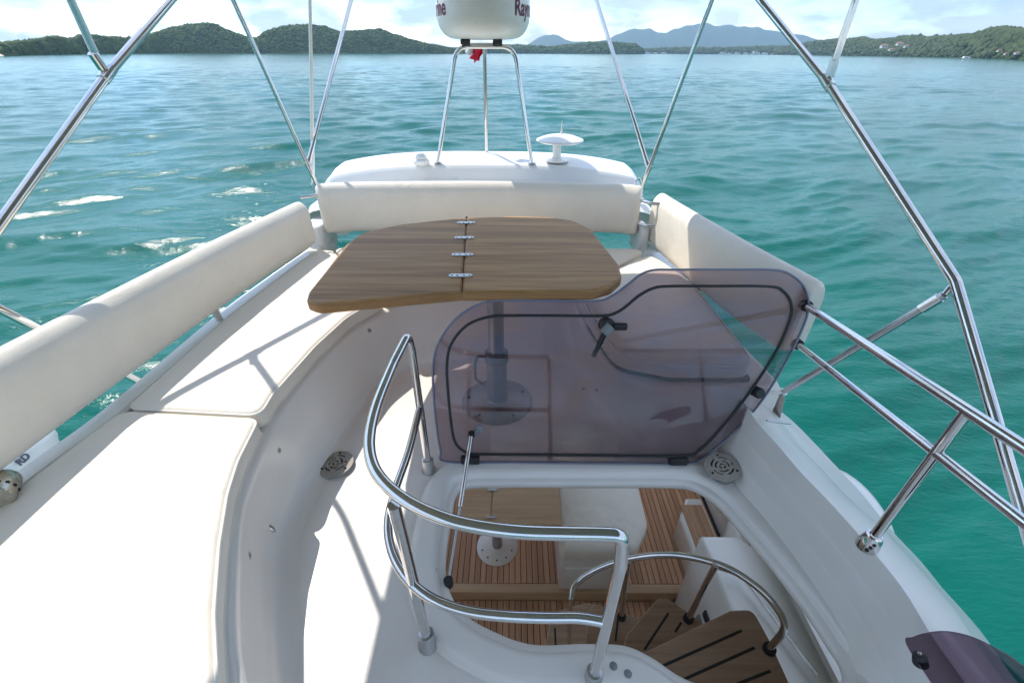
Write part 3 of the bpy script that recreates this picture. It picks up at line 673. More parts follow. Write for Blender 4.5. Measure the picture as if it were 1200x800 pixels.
# --- drains: grate of concentric bars over a dark well
def drain(c, r, tilt, nm='drain_grate', lift=.004, h=.012):
    Rm = Matrix.Rotation(tilt[0], 3, 'X') @ Matrix.Rotation(tilt[1], 3, 'Y'); c = Vector(c); bm = bmesh.new()
    def ring(r0, r1, gaps, z0, z1):
        n = 48
        for k in range(n):
            a = 360*k/n
            if any(abs((a-g+180) % 360-180) < 9 for g in gaps): solid = True
            else: solid = False
            yield k, solid
    bands = [(0, .10, True), (.10, .20, False), (.20, .32, True), (.32, .42, False), (.42, .54, True), (.54, .64, False), (.64, 1.0, True)]
    n = 48; gaps = {1: (30, 150, 270), 3: (90, 210, 330), 5: (30, 110, 190, 270, 350)}
    for bi, (a0, a1, solid) in enumerate(bands):
        for k in range(n):
            a = 360*(k+.5)/n
            if not solid and not any(abs((a-g+180) % 360-180) < 12 for g in gaps[bi]): continue
            t0, t1 = 2*math.pi*k/n, 2*math.pi*(k+1)/n; vs = []
            for z in (0, h):
                for (q, t) in ((a0, t0), (a1, t0), (a1, t1), (a0, t1)):
                    zz = z if q < .95 or z == 0 else h*.45
                    vs.append(bm.verts.new(c+Rm @ Vector((r*q*math.cos(t), r*q*math.sin(t), lift+zz))))
            for f in ((4, 5, 6, 7), (0, 1, 5, 4), (1, 2, 6, 5), (2, 3, 7, 6), (3, 0, 4, 7)):
                try: bm.faces.new([vs[i] for i in f])
                except ValueError: pass
    bmesh.ops.remove_doubles(bm, verts=bm.verts, dist=1e-5)
    g = fin(nm, bm, M_drain, Y, smooth=False)
    bm = bmesh.new(); add_lathe(bm, [(0, lift+.001), (r*.75, lift+.001), (r*.75, lift-.03), (0, lift-.03)], c, 32, Rm @ Vector((0, 0, 1))); fin('drain_well', bm, M_dark, g)
    for k in range(3):
        t = R(90+120*k); screw(c+Rm @ Vector((r*.8*math.cos(t), r*.8*math.sin(t), lift+h)), Rm @ Vector((0, 0, 1)), .005, m=M_dark, parent=g)
drain(P(395, 545, .012), .082, (0, R(-4)), lift=.0)
drain(P(847, 546, .085), .078, (R(6), R(-10)), lift=.0)
lathe('drain_neck', [(0, 0), (.055, 0), (.05, -.03), (.048, -.07)], P(849, 548, .08), M_plast, Y)  # darker than the grate: shade beneath the raised drain put into its colour

# --- cockpit, two metres below
ZF = -2.05
Fo = empty('x'); bpy.data.objects.remove(Fo)
yr = P(600, 684, ZF).y
cf = box('cockpit_sole', (-1.85, yr, ZF-.03), (1.95, 4.5, ZF-.012), M_black, Y)
cf2 = box('cockpit_sole', (-1.85, -.5, ZF-.15), (1.95, yr-.02, ZF-.132), M_black, Y)
def plank_mesh(w, l):
    bm = bmesh.new(); add_box(bm, (0, 0, 0), (w, l, .016)); 
    me = bpy.data.meshes.new('plank'); bm.to_mesh(me); bm.free(); me.materials.append(M_plank); return me
def lay(x0, x1, y0, y1, z, par, pitch=.0495, gap=.006):
    me = plank_mesh(pitch-gap, y1-y0); n = int((x1-x0)/pitch)
    for i in range(n):
        o = bpy.data.objects.new('plank', me); C.objects.link(o); o.parent = par; o.location = (x0+i*pitch, y0, z)
lay(-1.0, .47, yr+.01, 3.9, ZF-.016, cf); lay(.98, 1.96, yr+.01, 3.9, ZF-.016, cf)
lay(-1.0, 1.9, .6, yr-.075, ZF-.136, cf2)
box('riser_trim', (-1.0, yr-.07, ZF-.14), (1.95, yr+.006, ZF+.003), M_table2, Y, bev=.006)
# bulkhead, sides
box('cockpit_bulkhead', (-1.85, -.55, ZF-.1), (1.95, -.5, -.14), M_gel2, Y)
loft('cockpit_coaming', [[Vector((1.97, yy, ZF-.15)), Vector((1.95, yy, -1.3)), Vector((1.90, yy, -1.12)), Vector((1.75, yy, -1.08)), Vector((1.70, yy, -1.02)), Vector((1.80, yy, -.98)), Vector((2.0, yy, -1.0))] for yy in (-.5, .5, 1.5, 2.5, 3.5, 4.6)], M_gel, Y)
box('port_cockpit_side', (-1.95, -.5, ZF-.15), (-1.85, 4.6, -1.1), M_gel, Y, bev=.02)
box('transom', (-1.9, 4.45, ZF-.1), (1.2, 4.6, -1.25), M_gel, Y, bev=.04)
# locker unit under the stair
prism('stair_locker', [(1.37, .2), (1.98, .2), (1.98, 1.6), (1.62, 1.92), (1.37, 1.92)], ZF-.15, -1.2, M_gel, Y, .04)
box('vent_grille', (1.352, 1.43, -1.62), (1.372, 1.58, -1.56), M_black, Y, bev=.004)
box('power_socket', (1.35, 1.50, -1.78), (1.372, 1.62, -1.70), M_plast, Y, bev=.008)
# steps with teak tops
def teak_step(x0, x1, y0, y1, z):
    s = prism('side_step', [(x0, y0), (x1, y0), (x1, y1), (x0+.12, y1), (x0, y1-.2)], ZF-.02, z, M_gel, Y, .03)
    me = plank_mesh(.045, y1-y0-.12); n = int((x1-x0-.06)/.05)
    for i in range(n):
        o = bpy.data.objects.new('plank', me); C.objects.link(o); o.parent = s; o.location = (x0+.04+i*.05, y0+.04, z-.012)
teak_step(1.50, 1.76, 2.02, 2.66, -1.75); teak_step(1.78, 1.95, 1.95, 2.4, -1.45)

# ================================================================== SEAT CUSHIONS AND BACKRESTS
def cushion(name, pts, rad, label, z0=.358, z1=.45, crown=.008, rr=.028):
    loop = fillet([Vector((p[0], p[1], 0)) for p in pts], [max(q, .05, rr+.03) for q in rad], 6, True)
    o = domed_plate(name, loop, z0, z1, rr, M_vinyl, None, crown)
    tag(o, label, 'cushion', 'cream vinyl cushions of the flybridge seats')
    lp = dedupe(loop)
    if area(lp) < 0: lp.reverse()
    l2 = offset(lp, .004)
    tube('piping', [Vector((p.x, p.y, z1-rr*.46)) for p in l2], .0055, M_pipe, o, seg=8, closed=True)
    l3 = offset(lp, .001)
    tube('piping', [Vector((p.x, p.y, z0+.014)) for p in l3], .0045, M_pipe, o, seg=6, closed=True)
    return o
A = [(-1.70, -.6), (-.26, -.6), (-.46, -.1), (-.59, .2), (-.695, .44), (-.79, .594), (-.885, .79), (-.96, .975), (-1.0, 1.12), (-1.03, 1.345), (-1.625, 1.385), (-1.695, .94)]
cushion('seat_cushion', A, [.02, .02, .5, .5, .5, .5, .5, .5, .3, .04, .03, .3], 'large cream port seat cushion nearest the camera, with curved inner edge and piping')
B = [(-1.62, 1.40), (-1.035, 1.36), (-1.045, 1.5), (-1.0, 1.877), (-.93, 2.18), (-.80, 2.40), (-1.36, 3.17), (-1.475, 3.18), (-1.60, 2.16)]
cushion('seat_cushion', B, [.03, .04, .3, .4, .4, .04, .04, .03, .5], 'long cream port seat cushion running aft below the port backrest, striped by a shadow')
Cc = [(-.78, 2.42), (-.66, 2.50), (-.5, 2.56), (.3, 2.58), (.44, 2.60), (.98, 3.16), (.96, 3.24), (-1.30, 3.24), (-1.34, 3.18)]
cushion('seat_cushion', Cc, [.03, .1, .3, .1, .03, .03, .04, .04, .03], 'cream cushion of the aft bench beneath the teak table')
D = [(.45, 2.56), (.41, 2.46), (.435, 2.2), (.48, 1.95), (.52, 1.78), (.76, 1.70), (1.17, 1.70), (1.17, 2.6), (1.02, 3.12)]
cushion('seat_cushion', D, [.03, .05, .2, .2, .16, .2, .05, .3, .04], 'starboard seat cushion with rounded near corner, seen through the smoked hatch lid', z0=.378, z1=.49, rr=.085)

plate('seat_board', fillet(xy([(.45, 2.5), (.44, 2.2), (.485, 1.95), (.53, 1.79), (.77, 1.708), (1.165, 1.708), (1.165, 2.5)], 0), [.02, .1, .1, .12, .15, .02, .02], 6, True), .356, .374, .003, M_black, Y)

def backrest(name, path, h, th, label, r=.05, lean=0):
    # path: list of (x, y, zbottom, ztop) along the front face line
    n = len(path); rows = []
    prof = []
    K = 8
    rt = min(th*.5, .062)
    Pn = 28
    pts = catmull([Vector((p[0], p[1], 0)) for p in path], 10); zb = catmull([Vector((p[2], p[3], 0)) for p in path], 10)
    N = len(pts)
    for i in range(N):
        t = (pts[min(i+1, N-1)]-pts[max(i-1, 0)]).normalized(); nn = Vector((t.y, -t.x, 0))   # front normal
        s0, s1 = (pts[i]-pts[0]).length, (pts[-1]-pts[i]).length; e = min(s0, s1)
        kk = 1 if e > .045 else math.sqrt(max(0.02, 1-((.045-e)/.045)**2))*.45+.55
        z0, z1 = zb[i].x, zb[i].y; hh = (z1-z0)/2; mid = (z0+z1)/2; hh2 = hh-(1-kk)*.05; t2 = th/2*kk
        row = []
        for k in range(Pn):
            a = 2*math.pi*k/Pn; ca, sa = math.cos(a), math.sin(a); q = 3.2 if sa < 0 else 2.6
            sx = math.copysign(abs(ca)**(2/4.2), ca)*t2; sz = math.copysign(abs(sa)**(2/5.5), sa)*hh2
            # big soft roll along the top
            if sz > hh2-.09: 
                v = (sz-(hh2-.09))/.09; sx = math.copysign(abs(sx)*math.sqrt(max(0.0, 1-v*v*.93)), ca)
            sx += lean*(sz/hh)
            row.append(pts[i]+nn*(sx-th/2)+Vector((0, 0, mid+sz)))
        rows.append(row)
    bm = bmesh.new(); V = [[bm.verts.new(p) for p in r_] for r_ in rows]
    for i in range(N-1):
        for j in range(Pn): bm.faces.new((V[i][j], V[i][(j+1) % Pn], V[i+1][(j+1) % Pn], V[i+1][j]))
    bm.faces.new(V[0]); bm.faces.new(V[-1][::-1])
    o = fin(name, bm, M_vinyl); tag(o, label, 'backrest', 'padded cream backrests round the flybridge')
    # closing seam along the back lower edge
    seam = [rows[i][int(Pn*.60)] for i in range(1, N-1)]
    tube('seam', seam, .004, M_pipe, o, seg=6)
    return o
backrest('backrest', [(-1.70, .2, .50, .85), (-1.71, .8, .50, .85), (-1.70, 1.1, .50, .845), (-1.67, 1.6, .49, .83), (-1.60, 2.3, .485, .815), (-1.51, 2.95, .475, .80), (-1.465, 3.22, .475, .795)], 0, .14, 'long padded cream backrest on the port side, cut by the left edge of the view')
backrest('backrest', [(-1.46, 3.34, .50, .865), (-1.2, 3.40, .50, .87), (-.26, 3.43, .50, .875), (.7, 3.40, .50, .87), (.955, 3.34, .50, .865)], 0, .14, 'padded cream backrest across the aft bench in front of the radar mast')
bs = backrest('backrest', [(1.05, 3.42, .45, .82), (1.08, 3.15, .44, .825), (1.17, 2.6, .43, .83), (1.24, 2.2, .43, .835), (1.325, 1.80, .455, .84)], 0, .14, 'padded cream backrest on the starboard side behind the smoked hatch lid')

# ================================================================== TEAK TABLE
zt = .80
tb = empty('deck_table', (P(583, 466, 0).x, 2.02, 0)); tag(tb, 'folding teak table on a grey aluminium pedestal in the middle of the flybridge', 'table')
def TP(x, y): return P(x, y, zt)
left = [(541, 338), (541, 348)]
leafL = [TP(540.2, 342), TP(455, 350), TP(372, 358), TP(359, 353), TP(362, 342), TP(378, 322), TP(404, 288), TP(424, 273), TP(470, 263), TP(545.4, 255)]
leafR = [TP(546.8, 255), TP(600, 253), TP(645, 254), TP(672, 258), TP(692, 268), TP(724, 308), TP(728, 323), TP(716, 334), TP(695, 340), TP(620, 341), TP(541.8, 342)]
for k, (pts, rads, lab) in enumerate(((leafL, [0, .5, .07, .05, .06, .2, .2, .1, .3, 0], None), (leafR, [0, .3, .2, .12, .1, .08, .07, .08, .1, .3, 0], None))):
    lf = plate('table_leaf', fillet(pts, rads, 6, True), zt-.047, zt, .012, M_table, tb, rbot=.008)
    el = dedupe(fillet(pts, rads, 6, True))
    if area(el) < 0: el.reverse()
    plate('edge_band', [p.to_3d() for p in offset(el, -.0025)], zt-.046, zt-.007, .004, M_edge, lf, rbot=.004)
bm = bmesh.new(); add_tube(bm, [P(541, 343, zt-.02), P(546, 255, zt-.02)], .009, 6); fin('centre_seam', bm, M_dark, tb)
def hinge(px, py, par, zz, w=.052, l=.115):
    c = P(px, py, zz); bm = bmesh.new(); loop = []
    hw, hl = w*.35, l/2
    for a in range(24):
        t = 2*math.pi*a/24; x = math.cos(t)*hw+(hl-hw if math.cos(t) > 0 else -(hl-hw)); loop.append(Vector((c.x+x, c.y+math.sin(t)*hw+ .02*x, 0)))
    h = plate('hinge', loop, zz, zz+.004, .0015, M_steel2, par)
    for dx in (-.042, -.016, .016, .042):
        screw((c.x+dx, c.y+.02*dx, zz+.0035), (0, 0, 1), .0085, m=M_steel, parent=h)
for x, y in ((545.5, 261.5), (543.5, 279), (541.5, 299), (539.5, 323.5)): hinge(x, y, tb, zt+.0005)
pc = P(583, 470, 0); pcx, pcy = pc.x, pc.y
lathe('pedestal_base', [(0, .03), (.04, .03), (.19, .012), (.202, .006), (.202, .001)], (pcx, pcy, 0), M_alu, tb, 48)
for a in (25, 75, 125, 175, 235, 305): screw((pcx+.165*math.cos(R(a)), pcy+.165*math.sin(R(a)), .016), (0, 0, 1), .009, m=M_dark, parent=tb)
lathe('pedestal_post', [(.0, .02), (.066, .02), (.062, .03), (.057, .035), (.057, .30), (.0, .30)], (pcx, pcy, 0), M_alu, tb, 32)
lathe('pedestal_post', [(.042, .28), (.042, zt-.07), (.10, zt-.06), (.14, zt-.05), (.14, zt-.046), (0, zt-.046)], (pcx, pcy, 0), M_alu, tb, 32)
cl = lathe('clamp_collar', [(.056, .29), (.064, .292), (.064, .345), (.056, .348), (.042, .348)], (pcx, pcy, 0), M_plast, tb, 32)
tube('clamp_lever', fillet([(pcx-.05, pcy-.03, .335), (pcx-.10, pcy-.04, .345), (pcx-.115, pcy-.04, .30), (pcx-.115, pcy-.05, .20), (pcx-.07, pcy-.06, .17)], .02), .008, M_plast, cl, seg=10)

# ================================================================== SMOKED HATCH LID
HY, HZ = P(660, 541, .045).y, .045
LT = R(24); ld = Vector((0, math.sin(LT), math.cos(LT))); ln = Vector((0, -math.cos(LT), math.sin(LT)))
def LP(x, y, off=0): return PP(x, y, Vector((0, HY, HZ))+ln*off, ln)
lid = empty('hatch_lid', (.29, HY, HZ)); tag(lid, 'smoked purple acrylic hatch lid standing open over the stair hatch', 'hatch lid')
LID = [(524, 541), (517, 528), (512, 500), (508, 455), (508, 425), (514, 402), (530, 378), (550, 362), (570, 354), (590, 352), (640, 352), (697, 352), (715, 347), (732, 335), (750, 321), (766, 315.5), (790, 315), (850, 314.5), (905, 314.5), (926, 320), (942, 335), (947, 358), (938, 388), (911, 440), (882, 482), (846, 518), (824, 535), (806, 542), (740, 542), (600, 541.5)]
lp = [LP(x, y) for x, y in LID]
lp = catmull(lp, 5, True)
def flatplate(name, pts, n, th, m, parent):
    bm = bmesh.new(); A_ = [bm.verts.new(p+n*th/2) for p in pts]; B_ = [bm.verts.new(p-n*th/2) for p in pts]; N = len(pts)
    bm.faces.new(A_); bm.faces.new(B_[::-1])
    for k in range(N): bm.faces.new((A_[k], A_[(k+1) % N], B_[(k+1) % N], B_[k]))
    return fin(name, bm, m, parent)
flatplate('smoked_panel', lp, ln, .010, M_tint, lid)
tube('panel_edge', [p+ln*.001 for p in lp], .0054, mat('polished_acrylic_edge', (.20, .22, .30), .2), lid, seg=8, closed=True)
SEAL = [(560, 532), (545, 529), (534, 518), (529, 495), (525, 455), (524, 425), (529, 403), (545, 383), (566, 373), (590, 370), (640, 369.5), (700, 369.5), (716, 368), (730, 361), (748, 346), (765, 337), (782, 334.5), (830, 334), (900, 334), (918, 340), (927, 355), (924, 378), (905, 418), (870, 470), (836, 511), (820, 526), (805, 532.5), (740, 533), (640, 532.5)]
sl = catmull([LP(x, y, .008) for x, y in SEAL], 5, True)
tube('seal', sl, .0068, M_black, lid, seg=8, closed=True)
# latches, hinges, strut
def latch(px, py, big):
    a = LP(px, py, .01); t = fin_cyl = None
    bm = bmesh.new(); add_lathe(bm, [(0, .03), (.026, .03), (.034, .022), (.034, -.03), (.028, -.034), (0, -.034)], a, 20, ln)
    h = fin('latch', bm, M_black, lid)
    b = a+ln*.035
    tube('latch_body', [b-Vector((.02, 0, 0))-ld*.035, b+Vector((.01, 0, 0))+ld*.0], .024, M_plast, h)
    bm = bmesh.new(); add_box(bm, b+Vector((.02, -.012, -.02)), b+Vector((.085, .012, .012)), .008); fin('latch_tab', bm, M_black, h)
    if big: tube('latch_lever', [b+Vector((-.012, 0, -.04)), b+Vector((-.03, 0, -.10)), b+Vector((-.05, .0, -.165))], .012, M_black, h)
latch(711, 380, True)
for px, py in ((888, 458),):
    bm = bmesh.new(); add_lathe(bm, [(0, .028), (.02, .028), (.026, .018), (.026, -.02), (0, -.02)], LP(px, py, .008), 16, ln); fin('latch', bm, M_black, lid)
for x in (552, 795):
    p = LP(x, 538)
    box('hinge', p+Vector((-.045, -.022, -.018)), p+Vector((.045, .012, .022)), M_black, lid, bev=.008)
s0 = LP(553, 509, .05); s2 = P(527, 682, .0); s1 = s0.lerp(s2, .54)
gs = tube('gas_strut', line(s0, s1), .010, M_steel, lid); tube('strut_rod', line(s1, s2), .0055, M_steel2, gs)
lathe('strut_foot', [(0, 0), (.018, 0), (.018, .035), (0, .035)], s2-Vector((0, 0, .02)), M_black, gs, 14)
bm = bmesh.new(); add_lathe(bm, [(0, .012), (.020, .010), (.024, 0)], LP(562, 503, .006), 18, ln); fin('strut_pad', bm, M_plast, gs)
lathe('strut_pad', [(0, .0), (.016, 0), (.016, .02), (0, .022)], s0-Vector((0, 0, .01)), M_black, gs, 12)
tube('strut_pad', line(s0, LP(562, 503, .006)), .007, M_steel2, gs)

# ================================================================== STAIR GUARD RAIL
RT = .0165
gr = empty('guard_rail', (-.1, .9, 0)); tag(gr, 'polished steel guard rail curving round the stair hatch on three posts', 'railing')
zr = .76
p1 = P(503, 548, .02); p2 = P(503, 752, .02); p3 = P(697, 795, .02)
top = [P(478, 396, zr)]
main = [P(x, y, zr) for x, y in ((462, 425), (443, 472), (434, 510), (436, 540), (450, 565), (480, 589), (520, 607), (560, 617), (610, 623), (660, 624.5), (705, 625))]
end = [P(722, 628, .755), P(732, 638, .74), Vector((p3.x+.002, p3.y, .70)), Vector((p3.x, p3.y, .05))]
pt1 = Vector((p1.x, p1.y, zr))
path = [Vector((p1.x, p1.y, .05)), Vector((p1.x, p1.y, .4)), Vector((p1.x, p1.y, .70))]
up = [Vector((p1.x-.004, p1.y-.006, .745)), P(478, 397, .768)]
full = path+up+catmull(main, 5)+end
tube('top_rail', fillet(path+[P(478, 393, .775)]+main[:1], .03)[:-1]+catmull(main, 6)+fillet([main[-1], P(731, 626, zr), Vector((p3.x, p3.y, .66)), Vector((p3.x, p3.y, .05))], .06)[1:], RT, M_steel, gr, 18)
low = [Vector((p1.x, p1.y, .405))]+[P(x, y, .39) for x, y in ((480, 528), (464, 575), (456, 612), (460, 645), (476, 675), (505, 700), (545, 715), (590, 721), (640, 723), (680, 723))]+[Vector((p3.x, p3.y, .39))]
tube('lower_rail', catmull(low, 6), RT*.9, M_steel, gr, 16)
tube('post', line((p2.x, p2.y, .04), (p2.x-.012, p2.y, zr-.01)), RT, M_steel, gr, 16)
for p in (p1, p2, p3):
    lathe('post_socket', [(0, 0), (.034, 0), (.034, .006), (.029, .012), (.027, .075), (.024, .08), (.0165, .082)], (p.x, p.y, .0), M_steel2, gr, 24)
# ================================================================== STARBOARD SIDE RAIL
sr = empty('side_rail', (1.21, .887, .3)); tag(sr, 'twin polished steel rails on one post along the starboard bulwark', 'railing')
bp = P(1018, 636, .30); bx, by = bp.x, bp.y
ta = PY(944, 356, 1.80); tj = Vector((bx, by, .905)); tdir = (tj-ta).normalized()
la = PY(934, 401, 1.80); lj = Vector((bx, by, .745)); ldir = (lj-la).normalized()
tube('top_rail', line(ta, tj+tdir*1.2), .0165, M_steel, sr, 18)
tube('lower_rail', line(la, lj+ldir*1.2), .0145, M_steel, sr, 18)
tube('post', line((bx, by, .34), tj-Vector((0, 0, .005))), .0155, M_steel, sr, 18)
ps = lathe('post_socket', [(0, 0), (.034, 0), (.033, .02), (.028, .05), (.024, .062), (.0155, .064)], (bx, by, .292), M_steel, sr, 24)
for k in range(3): screw((bx-.024+.006*k, by-.026, .31+.014*k), (-.5, -1, .3), .006, m=M_dark, parent=ps)
for q in (ta, la):
    bm = bmesh.new(); add_lathe(bm, [(0, -.012), (.026, -.012), (.026, .014), (0, .014)], q, 18, tdir); fin('rail_end', bm, M_black, sr)

# ================================================================== BIMINI: frame and canopy
bf = empty('bimini_frame', (-.17, 2, .3)); tag(bf, 'polished steel tube frame of the sun awning rising on both sides', 'awning frame')
def joint(a, b, r=.019, l=.05, nm='tube_joint'):
    a, b = Vector(a), Vector(b); d = (b-a).normalized()
    bm = bmesh.new(); add_lathe(bm, [(0, 0), (r*.7, 0), (r, .006), (r, l), (r*.8, l+.003), (0, l+.003)], a, 16, d); return fin(nm, bm, M_steel, bf)
# starboard main hoop leg with its knee, port leg
sA = PX(1200, 600, 1.60); sK = PX(1119, 326, 1.60); sJ = PX(968, 95, 1.55); sT = PX(888, -2, 1.45)
sF = sA+(sA-sK)*.9
sTop = sT+(sT-sJ)*.35
tube('main_leg', fillet([sF, sK, sJ, sTop], .12), .0185, M_steel, bf, 18)
sB = PX(1000, 0, 1.55); d = (sB-sJ)
jb = sJ+(sB-sJ).normalized()*.022
tube('mid_bow_leg', line(jb+d.normalized()*.03, sB+d*.7), .0165, M_steel, bf, 16); joint(jb, sB, .021, .07); joint(sJ-(sK-sJ).normalized()*.05, sK, .024, .09)
br0 = Vector((1.365, 1.72, .33)); br0 = PX(914, 460, 1.36); br1 = PX(1106, 343, 1.575)
tube('brace', line(br0, br1), .0150, M_steel2, bf, 16); joint(br1+(br0-br1).normalized()*.09, br1, .0185, .075)
tube('tube_joint', line(br1, sK-Vector((.0, 0, .015))), .010, M_steel, bf, 12)
bm = bmesh.new(); add_lathe(bm, [(0, -.01), (.022, -.01), (.019, .03), (0, .03)], br0, 16, (br1-br0)); fin('tube_foot', bm, M_steel, bf)
pA = PX(0, 265, -1.95); pJ = PX(124, 90, -1.90); pT = PX(200, 0, -1.85)
dd = (pA-pJ).normalized(); pK = pJ+dd*1.15; pF = pK+Vector((0, -.5, -.75))
tube('main_leg', fillet([pF, pK, pJ, pT+(pT-pJ)*.25], .12), .0195, M_steel, bf, 18)
pB = PX(61, 0, -1.90); jb = pJ+(pB-pJ).normalized()*.02; d = pB-pJ
tube('mid_bow_leg', fillet([jb+d.normalized()*.03, Vector((-1.885, 2.36, 2.09)), Vector((-1.60, 1.93, 2.115))], .08), .0165, M_steel, bf, 16); joint(jb, pB, .021, .07); joint(pJ-(pK-pJ).normalized()*.05, pK, .024, .09)
tube('brace', line(PX(-60, 334, -1.93), PX(170, 452, -1.82)), .0165, M_steel, bf, 16)
# after struts
fP = PY(374, 226, 3.60); fS = PY(750, 222, 3.60)
for f, a, b in ((fP, PY(268, -5, 3.45), PY(411, -5, 4.5)), (fS, PY(833, -3, 3.45), PY(696, -3, 4.5))):
    up = .17 if f is fP else .14
    q = f.lerp(a, up)
    tube('after_strut', line(f, f+(a-f)*1.12), .0150, M_steel, bf, 14)
    tube('after_strut', line(q+(b-q).normalized()*.02, q+(b-q)*1.10), .0150, M_steel, bf, 14)
    joint(q, b, .018, .06); joint(q-(a-f).normalized()*.03, a, .019, .05)
    bm = bmesh.new(); add_lathe(bm, [(0, -.05), (.03, -.05), (.03, -.035), (.018, -.03), (.018, .03), (0, .03)], f, 16, (a-f)); fin('tube_foot', bm, M_steel, bf)
    tube('ring', fillet([f+Vector((-.04, 0, -.02)), f+Vector((-.055, 0, .06)), f+Vector((-.02, 0, .10)), f+Vector((.0, 0, .06))], .02), .004, M_steel, bf, 8)
# fixed awning cloth
cn = empty('sun_awning', (-.1, 1.2, 2.1)); tag(cn, 'grey canvas sun awning stretched overhead', 'awning')
rows = []
for i in range(25):
    u = i/24; x = -1.63+(1.45+1.63)*u; ye = 3.42+.20*min(1, max(0, (x+1.5)/.6)); rows.append([Vector((x, -1.6+(ye+1.6)*j/24, 2.10+.16*math.sin(math.pi*u)+.012*math.sin(math.pi*j/6)**2)) for j in range(25)])
def thick(rows, th): return [[p for p in r]+[p+Vector((0, 0, th)) for p in r[::-1]] for r in rows]
loft('canvas', thick(rows, .004), M_canvas, cn, closed_v=True)
bow = [r[-1]-Vector((0, .01, .022)) for r in rows]
tube('bow', bow, .016, M_steel, cn); tube('bow', [r[12]-Vector((0, 0, .022)) for r in rows], .016, M_steel, cn)
# whip aerial
ae = tube('whip_aerial', line(PY(366, 214, 3.70), PY(361, 0, 3.70)+(PY(361, 0, 3.70)-PY(366, 214, 3.70))*.6, 6), .0135, M_dome, None, 12, rend=.009)
tag(ae, 'thin white whip aerial rising between the port struts', 'aerial')

# ================================================================== RADAR MAST, RADOME, AERIALS, FLAG
rm = empty('radar_mast', (-.24, 4.0, .93)); tag(rm, 'three-legged polished steel mast carrying the radome', 'mast')
fa, fb = PY(512, 191, 3.95), PY(622, 191, 3.95); fr = PY(569, 179, 4.28)
ua, ub = PY(533, 55, 4.02), PY(601, 55, 4.02)
tube('mast_leg', fillet([fa, fa.lerp(ua, .5), ua, ub, ub.lerp(fb, .5), fb], .12, 10), .0165, M_steel, rm, 16)
tube('mast_leg', line(fr, PY(566, 57, 4.15)), .0150, M_steel, rm, 14)
mz = ua.z+.015
bm = bmesh.new(); add_box(bm, (-.36, 3.98, mz), (-.12, 4.22, mz+.008), .003); fin('mast_plate', bm, M_steel2, rm)
for x in (-.36, -.12):
    box('mast_clamp', (x-.035, 3.97, mz-.005), (x+.035, 4.03, mz+.03), M_black, rm, bev=.006)
for f in (fa, fb, fr): lathe('foot_flange', [(0, .006), (.03, .006), (.034, 0), (0, 0)], f-Vector((0, 0, .003)), M_steel2, rm, 20)
rx, ry, rz, rr = PY(564.5, 20, 4.1).x, 4.10, mz+.03, .345
rd = empty('radome', (rx, ry, rz)); tag(rd, 'white drum radome with maroon lettering on top of the steel mast', 'radome')
prof = [(0, 0), (.10, .0), (.20, .002), (.26, .012), (.30, .035), (.33, .075), (.343, .12), (rr, .16), (rr, .34), (.335, .40), (.30, .45), (.2, .49), (0, .505)]
pr = catmull([Vector((a, b, 0)) for a, b in prof], 4)
lathe('radome_shell', [(max(0, p.x), p.y) for p in pr], (rx, ry, rz), M_dome, rd, 64)
def curved_text(txt, a0, z, size, m, parent, c, rad, right=True, xs_=.82):
    cu = bpy.data.curves.new('lettering', 'FONT'); cu.body = txt; cu.size = size; cu.extrude = .0; cu.offset = .0035; cu.resolution_u = 4
    ob = bpy.data.objects.new('tmp', cu); C.objects.link(ob); bpy.context.view_layer.update()
    dg = bpy.context.evaluated_depsgraph_get(); me = bpy.data.meshes.new_from_object(ob.evaluated_get(dg)); bpy.data.objects.remove(ob)
    bm = bmesh.new(); bm.from_mesh(me); bmesh.ops.triangulate(bm, faces=bm.faces)
    bmesh.ops.subdivide_edges(bm, edges=[e for e in bm.edges if e.calc_length() > .02], cuts=2)
    w = max(v.co.x for v in bm.verts)*xs_; 
    for v in bm.verts:
        s = v.co.x*xs_; a = a0+(s if right else s-w)/rad
        v.co = Vector((c[0]+math.sin(a)*rad, c[1]-math.cos(a)*rad, z+v.co.y))
    me2 = bpy.data.meshes.new('lettering'); bm.to_mesh(me2); bm.free(); return link('lettering', me2, m, parent)
zt2 = PY(565, 17, 3.80).z
curved_text('Raymarine', R(42), zt2, .135, M_letter, rd, (rx, ry), rr+.0025)
curved_text('Raymarine', R(-46), zt2, .135, M_letter, rd, (rx, ry), rr+.0025, right=False)
# mushroom aerial
ga = P(651, 186, .93); gx, gy = ga.x, ga.y
gp = empty('satellite_aerial', (gx, gy, .92)); tag(gp, 'white mushroom-shaped aerial on a short stem beside the radar mast', 'aerial')
lathe('aerial_stem', [(.10, 0), (.10, .008), (.045, .02), (.036, .04), (.036, .12), (.05, .135), (0, .136)], (gx, gy, .915), M_dome, gp, 28)
hz = .915+.15
lathe('aerial_cap', [(0, -.02), (.06, -.02), (.17, -.002), (.20, .012), (.195, .022), (.12, .048), (.04, .062), (0, .064)], (gx+.02, gy, hz), M_dome, gp, 40)
lathe('aerial_spike', [(.012, .06), (.006, .09), (.002, .16), (0, .162)], (gx+.03, gy, hz), M_dome, gp, 10)
nl = P(492, 191, .93)
na = lathe('anchor_light', [(.07, 0), (.07, .03), (.06, .04), (.05, .042), (.05, .06), (.03, .08), (0, .085)], (nl.x, nl.y+.02, .915), M_dome, None, 28); tag(na, 'small white dome lamp on the arch to the left of the mast', 'lamp')
